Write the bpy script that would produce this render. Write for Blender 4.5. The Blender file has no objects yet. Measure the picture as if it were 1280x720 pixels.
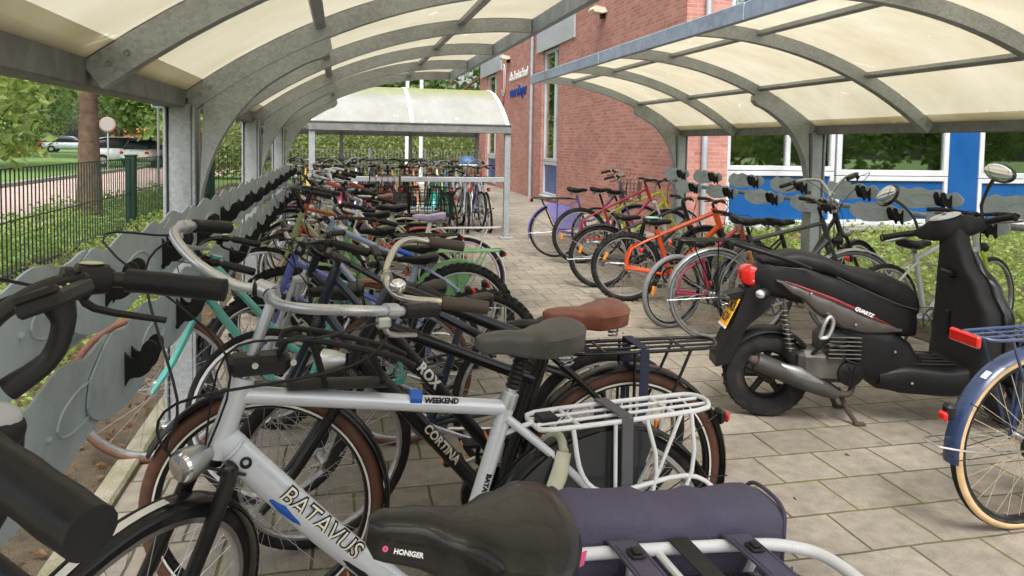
import bpy, bmesh, math, random
from math import sin, cos, radians, pi, sqrt, atan2
from mathutils import Vector as V, Matrix as MX
random.seed(7)
sc = bpy.context.scene
COL = sc.collection

# ------------------------------------------------------------------ materials
def hx(s):
    s = s.lstrip('#')
    f = lambda c: c/12.92 if c <= .04045 else ((c+.055)/1.055)**2.4
    return tuple(f(int(s[i:i+2], 16)/255) for i in (0, 2, 4))
_mc = {}
def nt_new(name):
    m = bpy.data.materials.new(name); m.use_nodes = True
    nt = m.node_tree; nt.nodes.clear()
    return m, nt, nt.nodes, nt.links
def mk(name, col, rough=.5, metal=0., var=.12, scale=14., bump=0., bscale=60., coat=0., dirt=0., spec=None):
    if isinstance(col, str): col = hx(col)
    if spec is None: spec = .25 if max(col) < .05 and not metal else .5
    key = (name, tuple(round(c, 4) for c in col), rough, metal, var, scale, bump, coat, dirt)
    if key in _mc: return _mc[key]
    m, nt, N, L = nt_new(name)
    out = N.new('ShaderNodeOutputMaterial'); b = N.new('ShaderNodeBsdfPrincipled')
    tc = N.new('ShaderNodeTexCoord'); no = N.new('ShaderNodeTexNoise')
    no.inputs['Scale'].default_value = scale; no.inputs['Detail'].default_value = 5
    L.new(tc.outputs['Object'], no.inputs['Vector'])
    mr = N.new('ShaderNodeMapRange'); mr.inputs[1].default_value = .3; mr.inputs[2].default_value = .7
    mr.inputs[3].default_value = 1-var; mr.inputs[4].default_value = 1+var
    L.new(no.outputs['Fac'], mr.inputs[0])
    hs = N.new('ShaderNodeHueSaturation'); hs.inputs['Color'].default_value = (*col, 1)
    L.new(mr.outputs[0], hs.inputs['Value'])
    csock = hs.outputs[0]
    if dirt > 0:
        n2 = N.new('ShaderNodeTexNoise'); n2.inputs['Scale'].default_value = scale*.45; n2.inputs['Detail'].default_value = 8
        L.new(tc.outputs['Object'], n2.inputs['Vector'])
        r2 = N.new('ShaderNodeMapRange'); r2.inputs[1].default_value = .5; r2.inputs[2].default_value = .75
        r2.inputs[3].default_value = 0; r2.inputs[4].default_value = dirt; L.new(n2.outputs['Fac'], r2.inputs[0])
        mx = N.new('ShaderNodeMixRGB'); mx.inputs[2].default_value = (.16, .13, .10, 1)
        L.new(r2.outputs[0], mx.inputs[0]); L.new(csock, mx.inputs[1]); csock = mx.outputs[0]
    L.new(csock, b.inputs['Base Color'])
    b.inputs['Metallic'].default_value = metal
    b.inputs['Specular IOR Level'].default_value = spec
    rr = N.new('ShaderNodeMapRange'); rr.inputs[1].default_value = .3; rr.inputs[2].default_value = .7
    rr.inputs[3].default_value = max(.03, rough-.07); rr.inputs[4].default_value = min(1, rough+.1)
    L.new(no.outputs['Fac'], rr.inputs[0]); L.new(rr.outputs[0], b.inputs['Roughness'])
    if coat: b.inputs['Coat Weight'].default_value = coat; b.inputs['Coat Roughness'].default_value = .12
    if bump > 0:
        n3 = N.new('ShaderNodeTexNoise'); n3.inputs['Scale'].default_value = bscale; n3.inputs['Detail'].default_value = 4
        L.new(tc.outputs['Object'], n3.inputs['Vector'])
        bp = N.new('ShaderNodeBump'); bp.inputs['Strength'].default_value = bump; bp.inputs['Distance'].default_value = .01
        L.new(n3.outputs['Fac'], bp.inputs['Height']); L.new(bp.outputs[0], b.inputs['Normal'])
    L.new(b.outputs[0], out.inputs[0])
    _mc[key] = m
    return m
def paint(c, rough=.3): return mk('bike_paint', c, rough, 0, .06, 9, coat=.35, dirt=.22)
RUB = mk('tyre_rubber', (.014, .014, .015), .8, 0, .3, 30, .5, 150, dirt=.22, spec=.3)
BLKP = mk('black_plastic', (.009, .009, .010), .45, 0, .2, 20, dirt=.06, spec=.35)
BLKM = mk('black_paint', (.007, .007, .008), .25, 0, .1, 9, coat=.3, dirt=.07)
STEEL = mk('bright_steel', (.62, .63, .65), .28, 1, .1, 20)
CHROME = mk('chrome', (.78, .78, .8), .12, 1, .05, 12)
ALU = mk('aluminium', (.55, .56, .58), .38, 1, .1, 25)
DIRTYM = mk('oily_steel', (.16, .15, .15), .45, .8, .3, 30)
SPK = mk('spoke_wire', (.5, .51, .53), .35, .9, .1, 5)
DSPK = mk('dark_spoke', (.05, .05, .055), .4, .5, .1, 5)
REDL = mk('red_lens', (.5, .015, .012), .15, 0, .1, 40, coat=.5)
ORGL = mk('amber_lens', (.8, .25, .02), .2, 0, .1, 40)
WHT = mk('white_paint', (.74, .75, .78), .3, 0, .05, 9, coat=.3, dirt=.15)
CLEAR = mk('lamp_glass', (.80, .82, .84), .06, .85, .25, 60)

def galv(name, a, b_, rough=.5, metal=.35, scale=75):
    m, nt, N, L = nt_new(name)
    out = N.new('ShaderNodeOutputMaterial'); b = N.new('ShaderNodeBsdfPrincipled')
    tc = N.new('ShaderNodeTexCoord')
    vo = N.new('ShaderNodeTexVoronoi'); vo.inputs['Scale'].default_value = scale
    L.new(tc.outputs['Object'], vo.inputs['Vector'])
    no = N.new('ShaderNodeTexNoise'); no.inputs['Scale'].default_value = 4; no.inputs['Detail'].default_value = 8
    L.new(tc.outputs['Object'], no.inputs['Vector'])
    sp = N.new('ShaderNodeSeparateColor'); L.new(vo.outputs['Color'], sp.inputs[0])
    ad = N.new('ShaderNodeMath'); ad.operation = 'MULTIPLY_ADD'; ad.inputs[1].default_value = .38
    L.new(sp.outputs[0], ad.inputs[0])
    m2 = N.new('ShaderNodeMath'); m2.operation = 'MULTIPLY'; m2.inputs[1].default_value = .75; L.new(no.outputs['Fac'], m2.inputs[0])
    L.new(m2.outputs[0], ad.inputs[2])
    cr = N.new('ShaderNodeValToRGB'); cr.color_ramp.elements[0].color = (*a, 1); cr.color_ramp.elements[1].color = (*b_, 1)
    cr.color_ramp.elements[0].position = .15; cr.color_ramp.elements[1].position = .85
    L.new(ad.outputs[0], cr.inputs[0])
    n4 = N.new('ShaderNodeTexNoise'); n4.inputs['Scale'].default_value = 1.7; n4.inputs['Detail'].default_value = 10; n4.inputs['Roughness'].default_value = .7
    L.new(tc.outputs['Object'], n4.inputs['Vector'])
    r4 = N.new('ShaderNodeMapRange'); r4.inputs[1].default_value = .53; r4.inputs[2].default_value = .78; r4.inputs[4].default_value = .6
    L.new(n4.outputs['Fac'], r4.inputs[0])
    mx = N.new('ShaderNodeMixRGB'); mx.inputs[2].default_value = (.11, .105, .085, 1)
    L.new(r4.outputs[0], mx.inputs[0]); L.new(cr.outputs[0], mx.inputs[1]); L.new(mx.outputs[0], b.inputs['Base Color'])
    b.inputs['Metallic'].default_value = metal; b.inputs['Roughness'].default_value = rough
    L.new(b.outputs[0], out.inputs[0])
    return m
GALV = galv('galvanised_steel', (.24, .26, .272), (.42, .445, .46))
GALVB = galv('weathered_fascia_steel', (.22, .27, .36), (.36, .42, .52), .5, .2, 20)
GALVD = galv('dull_steel', (.12, .125, .125), (.21, .215, .21), .6, .2, 20)
PLATE = galv('rack_plate_steel', (.36, .43, .48), (.48, .555, .60), .5, .1, 9)

def roofmat(name='cloudy_polycarbonate', ca=(.45, .41, .285), cb_=(.56, .53, .41), tr=.66, algae=0.):
    m, nt, N, L = nt_new(name)
    out = N.new('ShaderNodeOutputMaterial')
    tc = N.new('ShaderNodeTexCoord')
    mp = N.new('ShaderNodeMapping'); mp.inputs['Scale'].default_value = (1, 1.7, 1)
    L.new(tc.outputs['Object'], mp.inputs[0])
    no = N.new('ShaderNodeTexNoise'); no.inputs['Scale'].default_value = 1.3; no.inputs['Detail'].default_value = 9; no.inputs['Roughness'].default_value = .65
    L.new(mp.outputs[0], no.inputs['Vector'])
    cr = N.new('ShaderNodeValToRGB'); e = cr.color_ramp.elements
    e[0].position = .3; e[0].color = (*ca, 1); e[1].position = .65; e[1].color = (*cb_, 1)
    L.new(no.outputs['Fac'], cr.inputs[0])
    # algae and grime gathering low down at the eaves and along the top edge
    sx = N.new('ShaderNodeSeparateXYZ'); L.new(tc.outputs['Object'], sx.inputs[0])
    n2 = N.new('ShaderNodeTexNoise'); n2.inputs['Scale'].default_value = 9; n2.inputs['Detail'].default_value = 7
    L.new(tc.outputs['Object'], n2.inputs['Vector'])
    ad = N.new('ShaderNodeMath'); ad.operation = 'MULTIPLY_ADD'; ad.inputs[1].default_value = .12
    L.new(n2.outputs['Fac'], ad.inputs[0]); 
    mn = N.new('ShaderNodeMath'); mn.operation = 'MULTIPLY'; mn.inputs[1].default_value = -1; L.new(sx.outputs[2], mn.inputs[0])
    L.new(mn.outputs[0], ad.inputs[2])
    r1 = N.new('ShaderNodeMapRange'); r1.inputs[1].default_value = -1.68; r1.inputs[2].default_value = -1.5; r1.inputs[4].default_value = .5
    L.new(ad.outputs[0], r1.inputs[0])
    mx = N.new('ShaderNodeMixRGB'); mx.inputs[2].default_value = (.42, .36, .18, 1)
    L.new(r1.outputs[0], mx.inputs[0]); L.new(cr.outputs[0], mx.inputs[1])
    r2 = N.new('ShaderNodeMapRange'); r2.inputs[1].default_value = -2.22; r2.inputs[2].default_value = -2.0; r2.inputs[3].default_value = algae; r2.inputs[4].default_value = 0
    ad2 = N.new('ShaderNodeMath'); ad2.operation = 'MULTIPLY_ADD'; ad2.inputs[1].default_value = .25
    L.new(n2.outputs['Fac'], ad2.inputs[0]); L.new(mn.outputs[0], ad2.inputs[2]); L.new(ad2.outputs[0], r2.inputs[0])
    mx2 = N.new('ShaderNodeMixRGB'); mx2.inputs[2].default_value = (.30, .33, .10, 1)
    L.new(r2.outputs[0], mx2.inputs[0]); L.new(mx.outputs[0], mx2.inputs[1])
    # faint scratches
    vo = N.new('ShaderNodeTexNoise'); vo.inputs['Scale'].default_value = 2.2; vo.inputs['Detail'].default_value = 2; vo.inputs['Distortion'].default_value = 2.5
    L.new(tc.outputs['Object'], vo.inputs['Vector'])
    r3 = N.new('ShaderNodeMapRange'); r3.inputs[1].default_value = .7; r3.inputs[2].default_value = .73; r3.inputs[4].default_value = .35
    L.new(vo.outputs['Fac'], r3.inputs[0])
    mx3 = N.new('ShaderNodeMixRGB'); mx3.inputs[2].default_value = (.95, .93, .86, 1)
    L.new(r3.outputs[0], mx3.inputs[0]); L.new(mx2.outputs[0], mx3.inputs[1])
    d = N.new('ShaderNodeBsdfDiffuse'); t = N.new('ShaderNodeBsdfTranslucent'); g = N.new('ShaderNodeBsdfGlossy')
    L.new(mx3.outputs[0], d.inputs[0]); L.new(mx3.outputs[0], t.inputs[0]); g.inputs['Roughness'].default_value = .3
    tp = N.new('ShaderNodeBsdfTransparent'); tp.inputs[0].default_value = (.95, .9, .75, 1)
    a = N.new('ShaderNodeMixShader'); a.inputs[0].default_value = tr; L.new(d.outputs[0], a.inputs[1]); L.new(t.outputs[0], a.inputs[2])
    b2 = N.new('ShaderNodeMixShader'); b2.inputs[0].default_value = .06; L.new(a.outputs[0], b2.inputs[1]); L.new(g.outputs[0], b2.inputs[2])
    c2 = N.new('ShaderNodeMixShader'); c2.inputs[0].default_value = .05; L.new(b2.outputs[0], c2.inputs[1]); L.new(tp.outputs[0], c2.inputs[2])
    L.new(c2.outputs[0], out.inputs[0])
    return m
ROOF = roofmat()
ROOFW = roofmat('weathered_white_polycarbonate', (.33, .33, .29), (.45, .45, .44), .3, .8)
ROOFL = roofmat('cloudy_polycarbonate_near', (.37, .335, .235), (.47, .44, .345))

def brickmat(name, w, h, c1, c2, mort, ms, mode, x0=0., y0=0., moss=None, nvar=.35, bump=.35, bias=0.):
    """mode 'floor': u=x v=y, mode 'wall': u=x+y v=z (object space)"""
    m, nt, N, L = nt_new(name)
    out = N.new('ShaderNodeOutputMaterial'); b = N.new('ShaderNodeBsdfPrincipled'); tc = N.new('ShaderNodeTexCoord')
    sx = N.new('ShaderNodeSeparateXYZ'); L.new(tc.outputs['Object'], sx.inputs[0])
    cb = N.new('ShaderNodeCombineXYZ')
    nw = N.new('ShaderNodeTexNoise'); nw.inputs['Scale'].default_value = 3.1; nw.inputs['Detail'].default_value = 3
    L.new(tc.outputs['Object'], nw.inputs['Vector'])
    def off(sock, k, c0):
        a = N.new('ShaderNodeMath'); a.operation = 'MULTIPLY_ADD'; a.inputs[1].default_value = k; a.inputs[2].default_value = c0 - k*.5
        L.new(nw.outputs['Fac'], a.inputs[0])
        s = N.new('ShaderNodeMath'); s.operation = 'ADD'; L.new(sock, s.inputs[0]); L.new(a.outputs[0], s.inputs[1]); return s.outputs[0]
    if mode == 'floor':
        L.new(off(sx.outputs[0], .02, -x0), cb.inputs[0]); L.new(off(sx.outputs[1], .02, -y0), cb.inputs[1])
    else:
        ad = N.new('ShaderNodeMath'); ad.operation = 'ADD'; L.new(sx.outputs[0], ad.inputs[0]); L.new(sx.outputs[1], ad.inputs[1])
        L.new(ad.outputs[0], cb.inputs[0]); L.new(sx.outputs[2], cb.inputs[1])
    bt = N.new('ShaderNodeTexBrick'); L.new(cb.outputs[0], bt.inputs['Vector'])
    bt.inputs['Scale'].default_value = 1; bt.inputs['Brick Width'].default_value = w; bt.inputs['Row Height'].default_value = h
    bt.inputs['Mortar Size'].default_value = ms; bt.inputs['Mortar Smooth'].default_value = .3; bt.inputs['Bias'].default_value = bias
    bt.inputs['Color1'].default_value = (*c1, 1); bt.inputs['Color2'].default_value = (*c2, 1); bt.inputs['Mortar'].default_value = (*mort, 1)
    col = bt.outputs['Color']
    if moss:
        n5 = N.new('ShaderNodeTexNoise'); n5.inputs['Scale'].default_value = 1.6; n5.inputs['Detail'].default_value = 6
        L.new(tc.outputs['Object'], n5.inputs['Vector'])
        r5 = N.new('ShaderNodeMapRange'); r5.inputs[1].default_value = .42; r5.inputs[2].default_value = .6; L.new(n5.outputs['Fac'], r5.inputs[0])
        mu = N.new('ShaderNodeMath'); mu.operation = 'MULTIPLY'; L.new(r5.outputs[0], mu.inputs[0]); L.new(bt.outputs['Fac'], mu.inputs[1])
        mm = N.new('ShaderNodeMixRGB'); mm.inputs[2].default_value = (*moss, 1); L.new(mu.outputs[0], mm.inputs[0]); L.new(col, mm.inputs[1]); col = mm.outputs[0]
    def mulnoise(col, scale, lo, hi, det=8, rough=.6):
        n = N.new('ShaderNodeTexNoise'); n.inputs['Scale'].default_value = scale; n.inputs['Detail'].default_value = det; n.inputs['Roughness'].default_value = rough
        L.new(tc.outputs['Object'], n.inputs['Vector'])
        r = N.new('ShaderNodeMapRange'); r.inputs[1].default_value = .3; r.inputs[2].default_value = .7; r.inputs[3].default_value = lo; r.inputs[4].default_value = hi
        L.new(n.outputs['Fac'], r.inputs[0])
        h_ = N.new('ShaderNodeHueSaturation'); L.new(r.outputs[0], h_.inputs['Value']); L.new(col, h_.inputs['Color']); return h_.outputs[0], n
    col, n1 = mulnoise(col, 1.1, 1-nvar*.5, 1+nvar*.35)
    col, n2 = mulnoise(col, 14, 1-nvar*.4, 1+nvar*.35)
    col, n3 = mulnoise(col, 160, 1-nvar*.35, 1+nvar*.3, 3)
    if mode == 'floor' and moss:
        vo = N.new('ShaderNodeTexVoronoi'); vo.inputs['Scale'].default_value = 3.2; L.new(tc.outputs['Object'], vo.inputs['Vector'])
        rv = N.new('ShaderNodeMapRange'); rv.inputs[1].default_value = .03; rv.inputs[2].default_value = .055; rv.inputs[3].default_value = .55; rv.inputs[4].default_value = 0; L.new(vo.outputs['Distance'], rv.inputs[0])
        sv = N.new('ShaderNodeSeparateColor'); L.new(vo.outputs['Color'], sv.inputs[0])
        gt = N.new('ShaderNodeMath'); gt.operation = 'GREATER_THAN'; gt.inputs[1].default_value = .6; L.new(sv.outputs[1], gt.inputs[0])
        mg = N.new('ShaderNodeMath'); mg.operation = 'MULTIPLY'; L.new(rv.outputs[0], mg.inputs[0]); L.new(gt.outputs[0], mg.inputs[1])
        mxg = N.new('ShaderNodeMixRGB'); mxg.inputs[2].default_value = (.10, .09, .075, 1); L.new(mg.outputs[0], mxg.inputs[0]); L.new(col, mxg.inputs[1]); col = mxg.outputs[0]
        ns_ = N.new('ShaderNodeTexNoise'); ns_.inputs['Scale'].default_value = .55; ns_.inputs['Detail'].default_value = 9; ns_.inputs['Roughness'].default_value = .7; L.new(tc.outputs['Object'], ns_.inputs['Vector'])
        rs_ = N.new('ShaderNodeMapRange'); rs_.inputs[1].default_value = .5; rs_.inputs[2].default_value = .72; rs_.inputs[4].default_value = .45; L.new(ns_.outputs['Fac'], rs_.inputs[0])
        mxs = N.new('ShaderNodeMixRGB'); mxs.blend_type = 'MULTIPLY'; mxs.inputs[2].default_value = (.62, .58, .5, 1); L.new(rs_.outputs[0], mxs.inputs[0]); L.new(col, mxs.inputs[1]); col = mxs.outputs[0]
    L.new(col, b.inputs['Base Color']); b.inputs['Roughness'].default_value = .85
    iv = N.new('ShaderNodeMath'); iv.operation = 'MULTIPLY_ADD'; iv.inputs[1].default_value = -1.0; L.new(bt.outputs['Fac'], iv.inputs[0])
    a3 = N.new('ShaderNodeMath'); a3.operation = 'MULTIPLY'; a3.inputs[1].default_value = .25; L.new(n3.outputs['Fac'], a3.inputs[0]); L.new(a3.outputs[0], iv.inputs[2])
    bp = N.new('ShaderNodeBump'); bp.inputs['Strength'].default_value = bump; bp.inputs['Distance'].default_value = .012
    L.new(iv.outputs[0], bp.inputs['Height']); L.new(bp.outputs[0], b.inputs['Normal'])
    L.new(b.outputs[0], out.inputs[0])
    return m
PAVE = brickmat('concrete_slabs', .305, .27, (.225, .197, .16), (.298, .264, .217), (.08, .066, .042), .006, 'floor', 2.042, 2.241, (.115, .12, .028), .58, .7)
BRICK = brickmat('pink_red_brick', .22, .066, (.365, .142, .112), (.475, .222, .182), (.41, .30, .26), .0055, 'wall', nvar=.3, bump=.4)
ROADM = brickmat('pink_clinker_road', .2, .1, (.42, .30, .27), (.5, .37, .33), (.3, .24, .2), .006, 'floor', nvar=.3, bump=.2)

def groundmat(name, c1, c2, c3, s=3., bump=.5):
    m, nt, N, L = nt_new(name)
    out = N.new('ShaderNodeOutputMaterial'); b = N.new('ShaderNodeBsdfPrincipled'); tc = N.new('ShaderNodeTexCoord')
    n = N.new('ShaderNodeTexNoise'); n.inputs['Scale'].default_value = s; n.inputs['Detail'].default_value = 10; n.inputs['Roughness'].default_value = .72
    L.new(tc.outputs['Object'], n.inputs['Vector'])
    cr = N.new('ShaderNodeValToRGB'); e = cr.color_ramp.elements
    e[0].position = .32; e[0].color = (*c1, 1); e[1].position = .68; e[1].color = (*c3, 1)
    k = e.new(.5); k.color = (*c2, 1)
    L.new(n.outputs['Fac'], cr.inputs[0]); L.new(cr.outputs[0], b.inputs['Base Color']); b.inputs['Roughness'].default_value = .95
    n2 = N.new('ShaderNodeTexNoise'); n2.inputs['Scale'].default_value = s*18; n2.inputs['Detail'].default_value = 6; L.new(tc.outputs['Object'], n2.inputs['Vector'])
    bp = N.new('ShaderNodeBump'); bp.inputs['Strength'].default_value = bump; bp.inputs['Distance'].default_value = .03
    L.new(n2.outputs['Fac'], bp.inputs['Height']); L.new(bp.outputs[0], b.inputs['Normal']); L.new(b.outputs[0], out.inputs[0])
    return m
GRASS = groundmat('park_grass', (.07, .13, .03), (.11, .19, .045), (.16, .23, .06), 1.5)
SOIL = groundmat('bare_soil', (.05, .036, .022), (.10, .075, .045), (.17, .125, .075), 9., .9)
BARK = groundmat('tree_bark', (.08, .054, .036), (.155, .10, .066), (.235, .16, .11), 7., .9)

def leafmat(name, a, b_, scale=2.):
    m, nt, N, L = nt_new(name)
    out = N.new('ShaderNodeOutputMaterial'); tc = N.new('ShaderNodeTexCoord')
    n = N.new('ShaderNodeTexNoise'); n.inputs['Scale'].default_value = scale; n.inputs['Detail'].default_value = 6; n.inputs['Roughness'].default_value = .8
    L.new(tc.outputs['Object'], n.inputs['Vector'])
    cr = N.new('ShaderNodeValToRGB'); e = cr.color_ramp.elements
    e[0].position = .33; e[0].color = (*a, 1); e[1].position = .67; e[1].color = (*b_, 1)
    L.new(n.outputs['Fac'], cr.inputs[0])
    p = N.new('ShaderNodeBsdfPrincipled'); p.inputs['Roughness'].default_value = .5; t = N.new('ShaderNodeBsdfTranslucent')
    L.new(cr.outputs[0], p.inputs['Base Color'])
    hs = N.new('ShaderNodeHueSaturation'); hs.inputs['Value'].default_value = 1.5; hs.inputs['Hue'].default_value = .485; L.new(cr.outputs[0], hs.inputs['Color']); L.new(hs.outputs[0], t.inputs[0])
    mx = N.new('ShaderNodeMixShader'); mx.inputs[0].default_value = .4; L.new(p.outputs[0], mx.inputs[1]); L.new(t.outputs[0], mx.inputs[2])
    L.new(mx.outputs[0], out.inputs[0]); return m
LEAF_D = leafmat('dark_leaves', (.045, .09, .025), (.15, .24, .07))
LEAF_M = leafmat('mid_green_leaves', (.08, .15, .035), (.26, .38, .11))
LEAF_L = leafmat('pale_bamboo_leaves', (.12, .17, .05), (.3, .36, .13), 3.)
LEAF_Y = leafmat('fresh_leaves', (.09, .16, .03), (.32, .40, .11), 5.)
LITTER = leafmat('dry_leaves', (.10, .055, .025), (.28, .17, .08), 8.)

def glassmat():
    m, nt, N, L = nt_new('window_glass')
    out = N.new('ShaderNodeOutputMaterial'); g = N.new('ShaderNodeBsdfGlossy'); g.inputs['Roughness'].default_value = .02; g.inputs[0].default_value = (.9, .95, .9, 1)
    t = N.new('ShaderNodeBsdfTransparent'); t.inputs[0].default_value = (.62, .68, .64, 1)
    fr = N.new('ShaderNodeFresnel'); fr.inputs[0].default_value = 1.55
    a = N.new('ShaderNodeMath'); a.operation = 'MULTIPLY_ADD'; a.inputs[1].default_value = 1.3; a.inputs[2].default_value = .26; L.new(fr.outputs[0], a.inputs[0])
    mx = N.new('ShaderNodeMixShader'); L.new(a.outputs[0], mx.inputs[0]); L.new(t.outputs[0], mx.inputs[1]); L.new(g.outputs[0], mx.inputs[2])
    L.new(mx.outputs[0], out.inputs[0]); return m
GLASS = glassmat()

# ------------------------------------------------------------------ mesh helper
def cr_path(pts, k=4):
    pts = [V(p) for p in pts]
    if len(pts) < 3 or k <= 1: return pts
    o = []
    P = [2*pts[0]-pts[1]] + pts + [2*pts[-1]-pts[-2]]
    for i in range(1, len(P)-2):
        a, b, c, d = P[i-1:i+3]
        for j in range(k):
            t = j/k
            o.append(.5*((2*b)+(c-a)*t+(2*a-5*b+4*c-d)*t*t+(3*b-a-3*c+d)*t**3))
    o.append(pts[-1]); return o
class MB:
    def __init__(s): s.v = []; s.f = []; s.mi = []; s.sm = []
    def add(s, vs, fs, mi=0, smooth=True, M=None):
        n = len(s.v)
        if M is not None: vs = [M @ V(p) for p in vs]
        s.v += [tuple(p) for p in vs]
        for i, f in enumerate(fs):
            s.f.append(tuple(a+n for a in f)); s.mi.append(mi if isinstance(mi, int) else mi[i]); s.sm.append(smooth)
        return s
    def tube(s, pts, r, n=8, k=1, mi=0, caps=True, M=None, flat=None):
        P = cr_path(pts, k) if k > 1 else [V(p) for p in pts]
        m = len(P)
        if isinstance(r, (list, tuple)):
            q = len(r)-1; R = []
            for i in range(m):
                t = i/(m-1)*q; a = min(int(t), q-1) if q else 0
                R.append(r[a]+(r[a+1]-r[a])*(t-a) if q else r[0])
        else: R = [r]*m
        T = [(P[min(i+1, m-1)]-P[max(i-1, 0)]).normalized() for i in range(m)]
        up = V((0, 1, 0)) if abs(T[0].y) < .8 else V((0, 0, 1))
        N = (up-T[0]*up.dot(T[0])).normalized()
        vs = []; fs = []
        for i in range(m):
            N = (N-T[i]*N.dot(T[i])).normalized(); B = T[i].cross(N)
            f1, f2 = (1, 1) if not flat else flat
            for j in range(n):
                a = 2*pi*j/n
                vs.append(P[i]+(N*cos(a)*f1+B*sin(a)*f2)*R[i])
        for i in range(m-1):
            for j in range(n):
                a = i*n+j; b = i*n+(j+1) % n
                fs.append((a, b, b+n, a+n))
        if caps: fs.append(tuple(range(n))[::-1]); fs.append(tuple(range((m-1)*n, m*n)))
        return s.add(vs, fs, mi, True, M)
    def lathe(s, prof, M=None, n=24, mi=0, closed=False):
        """prof: (radius, height along local z)"""
        vs = []; fs = []; m = len(prof)
        for r, h in prof:
            for j in range(n):
                a = 2*pi*j/n; vs.append((r*cos(a), r*sin(a), h))
        for i in range(m if closed else m-1):
            for j in range(n):
                a = i*n+j; b = i*n+(j+1) % n; c = ((i+1) % m)*n
                fs.append((a, b, c+(j+1) % n, c+j))
        return s.add(vs, fs, mi, True, M)
    def ell(s, c, r, n=16, m=10, mi=0, M=None):
        prof = [(max(1e-4, sin(pi*i/m)), -cos(pi*i/m)) for i in range(m+1)]
        S = MX.Translation(V(c)) @ MX.Diagonal((*r, 1)); S = S if M is None else M @ S
        return s.lathe(prof, S, n, mi)
    def box(s, c, d, bev=0., mi=0, M=None):
        hx_, hy, hz = d[0]/2, d[1]/2, d[2]/2; b = min(bev, hx_*.9, hy*.9, hz*.9)
        if b <= 0:
            vs = [(c[0]+a*hx_, c[1]+e*hy, c[2]+g*hz) for a in (-1, 1) for e in (-1, 1) for g in (-1, 1)]
            fs = [(0, 1, 3, 2), (4, 6, 7, 5), (0, 4, 5, 1), (2, 3, 7, 6), (0, 2, 6, 4), (1, 5, 7, 3)]
            return s.add(vs, fs, mi, False, M)
        vs = []; ix = {}
        for a in (-1, 1):
            for e in (-1, 1):
                for g in (-1, 1):
                    for ax in range(3):
                        p = [a*(hx_-b), e*(hy-b), g*(hz-b)]; p[ax] = (a*hx_, e*hy, g*hz)[ax]
                        ix[(a, e, g, ax)] = len(vs); vs.append((c[0]+p[0], c[1]+p[1], c[2]+p[2]))
        fs = []
        for g in (-1, 1):
            q = [(-1, -1), (1, -1), (1, 1), (-1, 1)]
            if g < 0: q = q[::-1]
            fs.append(tuple(ix[(a, e, g, 2)] for a, e in q))
            fs.append(tuple(ix[(g, a, e, 0)] for a, e in q))
            fs.append(tuple(ix[(e, g, a, 1)] for a, e in q))
        for a in (-1, 1):
            for e in (-1, 1):
                fs.append((ix[(a, e, -1, 0)], ix[(a, e, 1, 0)], ix[(a, e, 1, 1)], ix[(a, e, -1, 1)]))
                fs.append((ix[(a, -1, e, 0)], ix[(a, 1, e, 0)], ix[(a, 1, e, 2)], ix[(a, -1, e, 2)]))
                fs.append((ix[(-1, a, e, 1)], ix[(1, a, e, 1)], ix[(1, a, e, 2)], ix[(-1, a, e, 2)]))
                for g in (-1, 1): fs.append((ix[(a, e, g, 0)], ix[(a, e, g, 1)], ix[(a, e, g, 2)]))
        return s.add(vs, fs, mi, False, M)
    def prism(s, poly, t0, t1, plane='xz', mi=0, M=None, smooth=False):
        n = len(poly)
        def pt(a, b, t): return (a, t, b) if plane == 'xz' else ((t, a, b) if plane == 'yz' else (a, b, t))
        vs = [pt(a, b, t0) for a, b in poly]+[pt(a, b, t1) for a, b in poly]
        s.add(vs, [tuple(range(n)), tuple(range(2*n-1, n-1, -1))], mi, False, M)
        return s.add(vs, [(i, i+n, (i+1) % n+n, (i+1) % n) for i in range(n)], mi, smooth, M)
    def loft(s, rings, mi=0, M=None, closed=True, caps=True, smooth=True):
        n = len(rings[0]); vs = [p for r in rings for p in r]; fs = []
        for i in range(len(rings)-1):
            for j in range(n if closed else n-1):
                a = i*n+j; b = i*n+(j+1) % n; fs.append((a, b, b+n, a+n))
        if caps and closed: fs.append(tuple(range(n))[::-1]); fs.append(tuple(range((len(rings)-1)*n, len(rings)*n)))
        return s.add(vs, fs, mi, smooth, M)
    def mesh(s, name, mats):
        me = bpy.data.meshes.new(name); me.from_pydata(s.v, [], s.f)
        for m in (mats if isinstance(mats, (list, tuple)) else [mats]): me.materials.append(m)
        me.polygons.foreach_set('material_index', s.mi); me.polygons.foreach_set('use_smooth', s.sm)
        bm = bmesh.new(); bm.from_mesh(me); bmesh.ops.recalc_face_normals(bm, faces=bm.faces)
        for e in bm.edges:
            if len(e.link_faces) == 2 and e.calc_face_angle(0) > .75: e.smooth = False
        bm.to_mesh(me); bm.free()
        return me
    def build(s, name, mats, parent=None, **kw): return put(name, s.mesh(name, mats), parent, **kw)
def put(name, me, parent=None, mat4=None, label=None, cat=None, group=None, kind=None):
    o = bpy.data.objects.new(name, me); COL.objects.link(o)
    if parent: o.parent = parent
    if mat4 is not None: o.matrix_local = mat4
    return tag(o, label, cat, group, kind)
def tag(o, label=None, cat=None, group=None, kind=None):
    if label: o['label'] = label
    if cat: o['category'] = cat
    if group: o['group'] = group
    if kind: o['kind'] = kind
    return o
def thing(name, label, cat, loc=(0, 0, 0), rot=(0, 0, 0), group=None):
    o = bpy.data.objects.new(name, None); COL.objects.link(o); o.location = loc; o.rotation_euler = rot
    o.empty_display_size = .2
    return tag(o, label, cat, group)
def spow(a, p): return math.copysign(abs(a)**p, a)
def ringx(x, w, z0, z1, n=20, p=.7, cy=0.):
    c = (z0+z1)/2; h = (z1-z0)/2
    return [(x, cy+w*spow(cos(2*pi*j/n), p), c+h*spow(sin(2*pi*j/n), p)) for j in range(n)]
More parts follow.
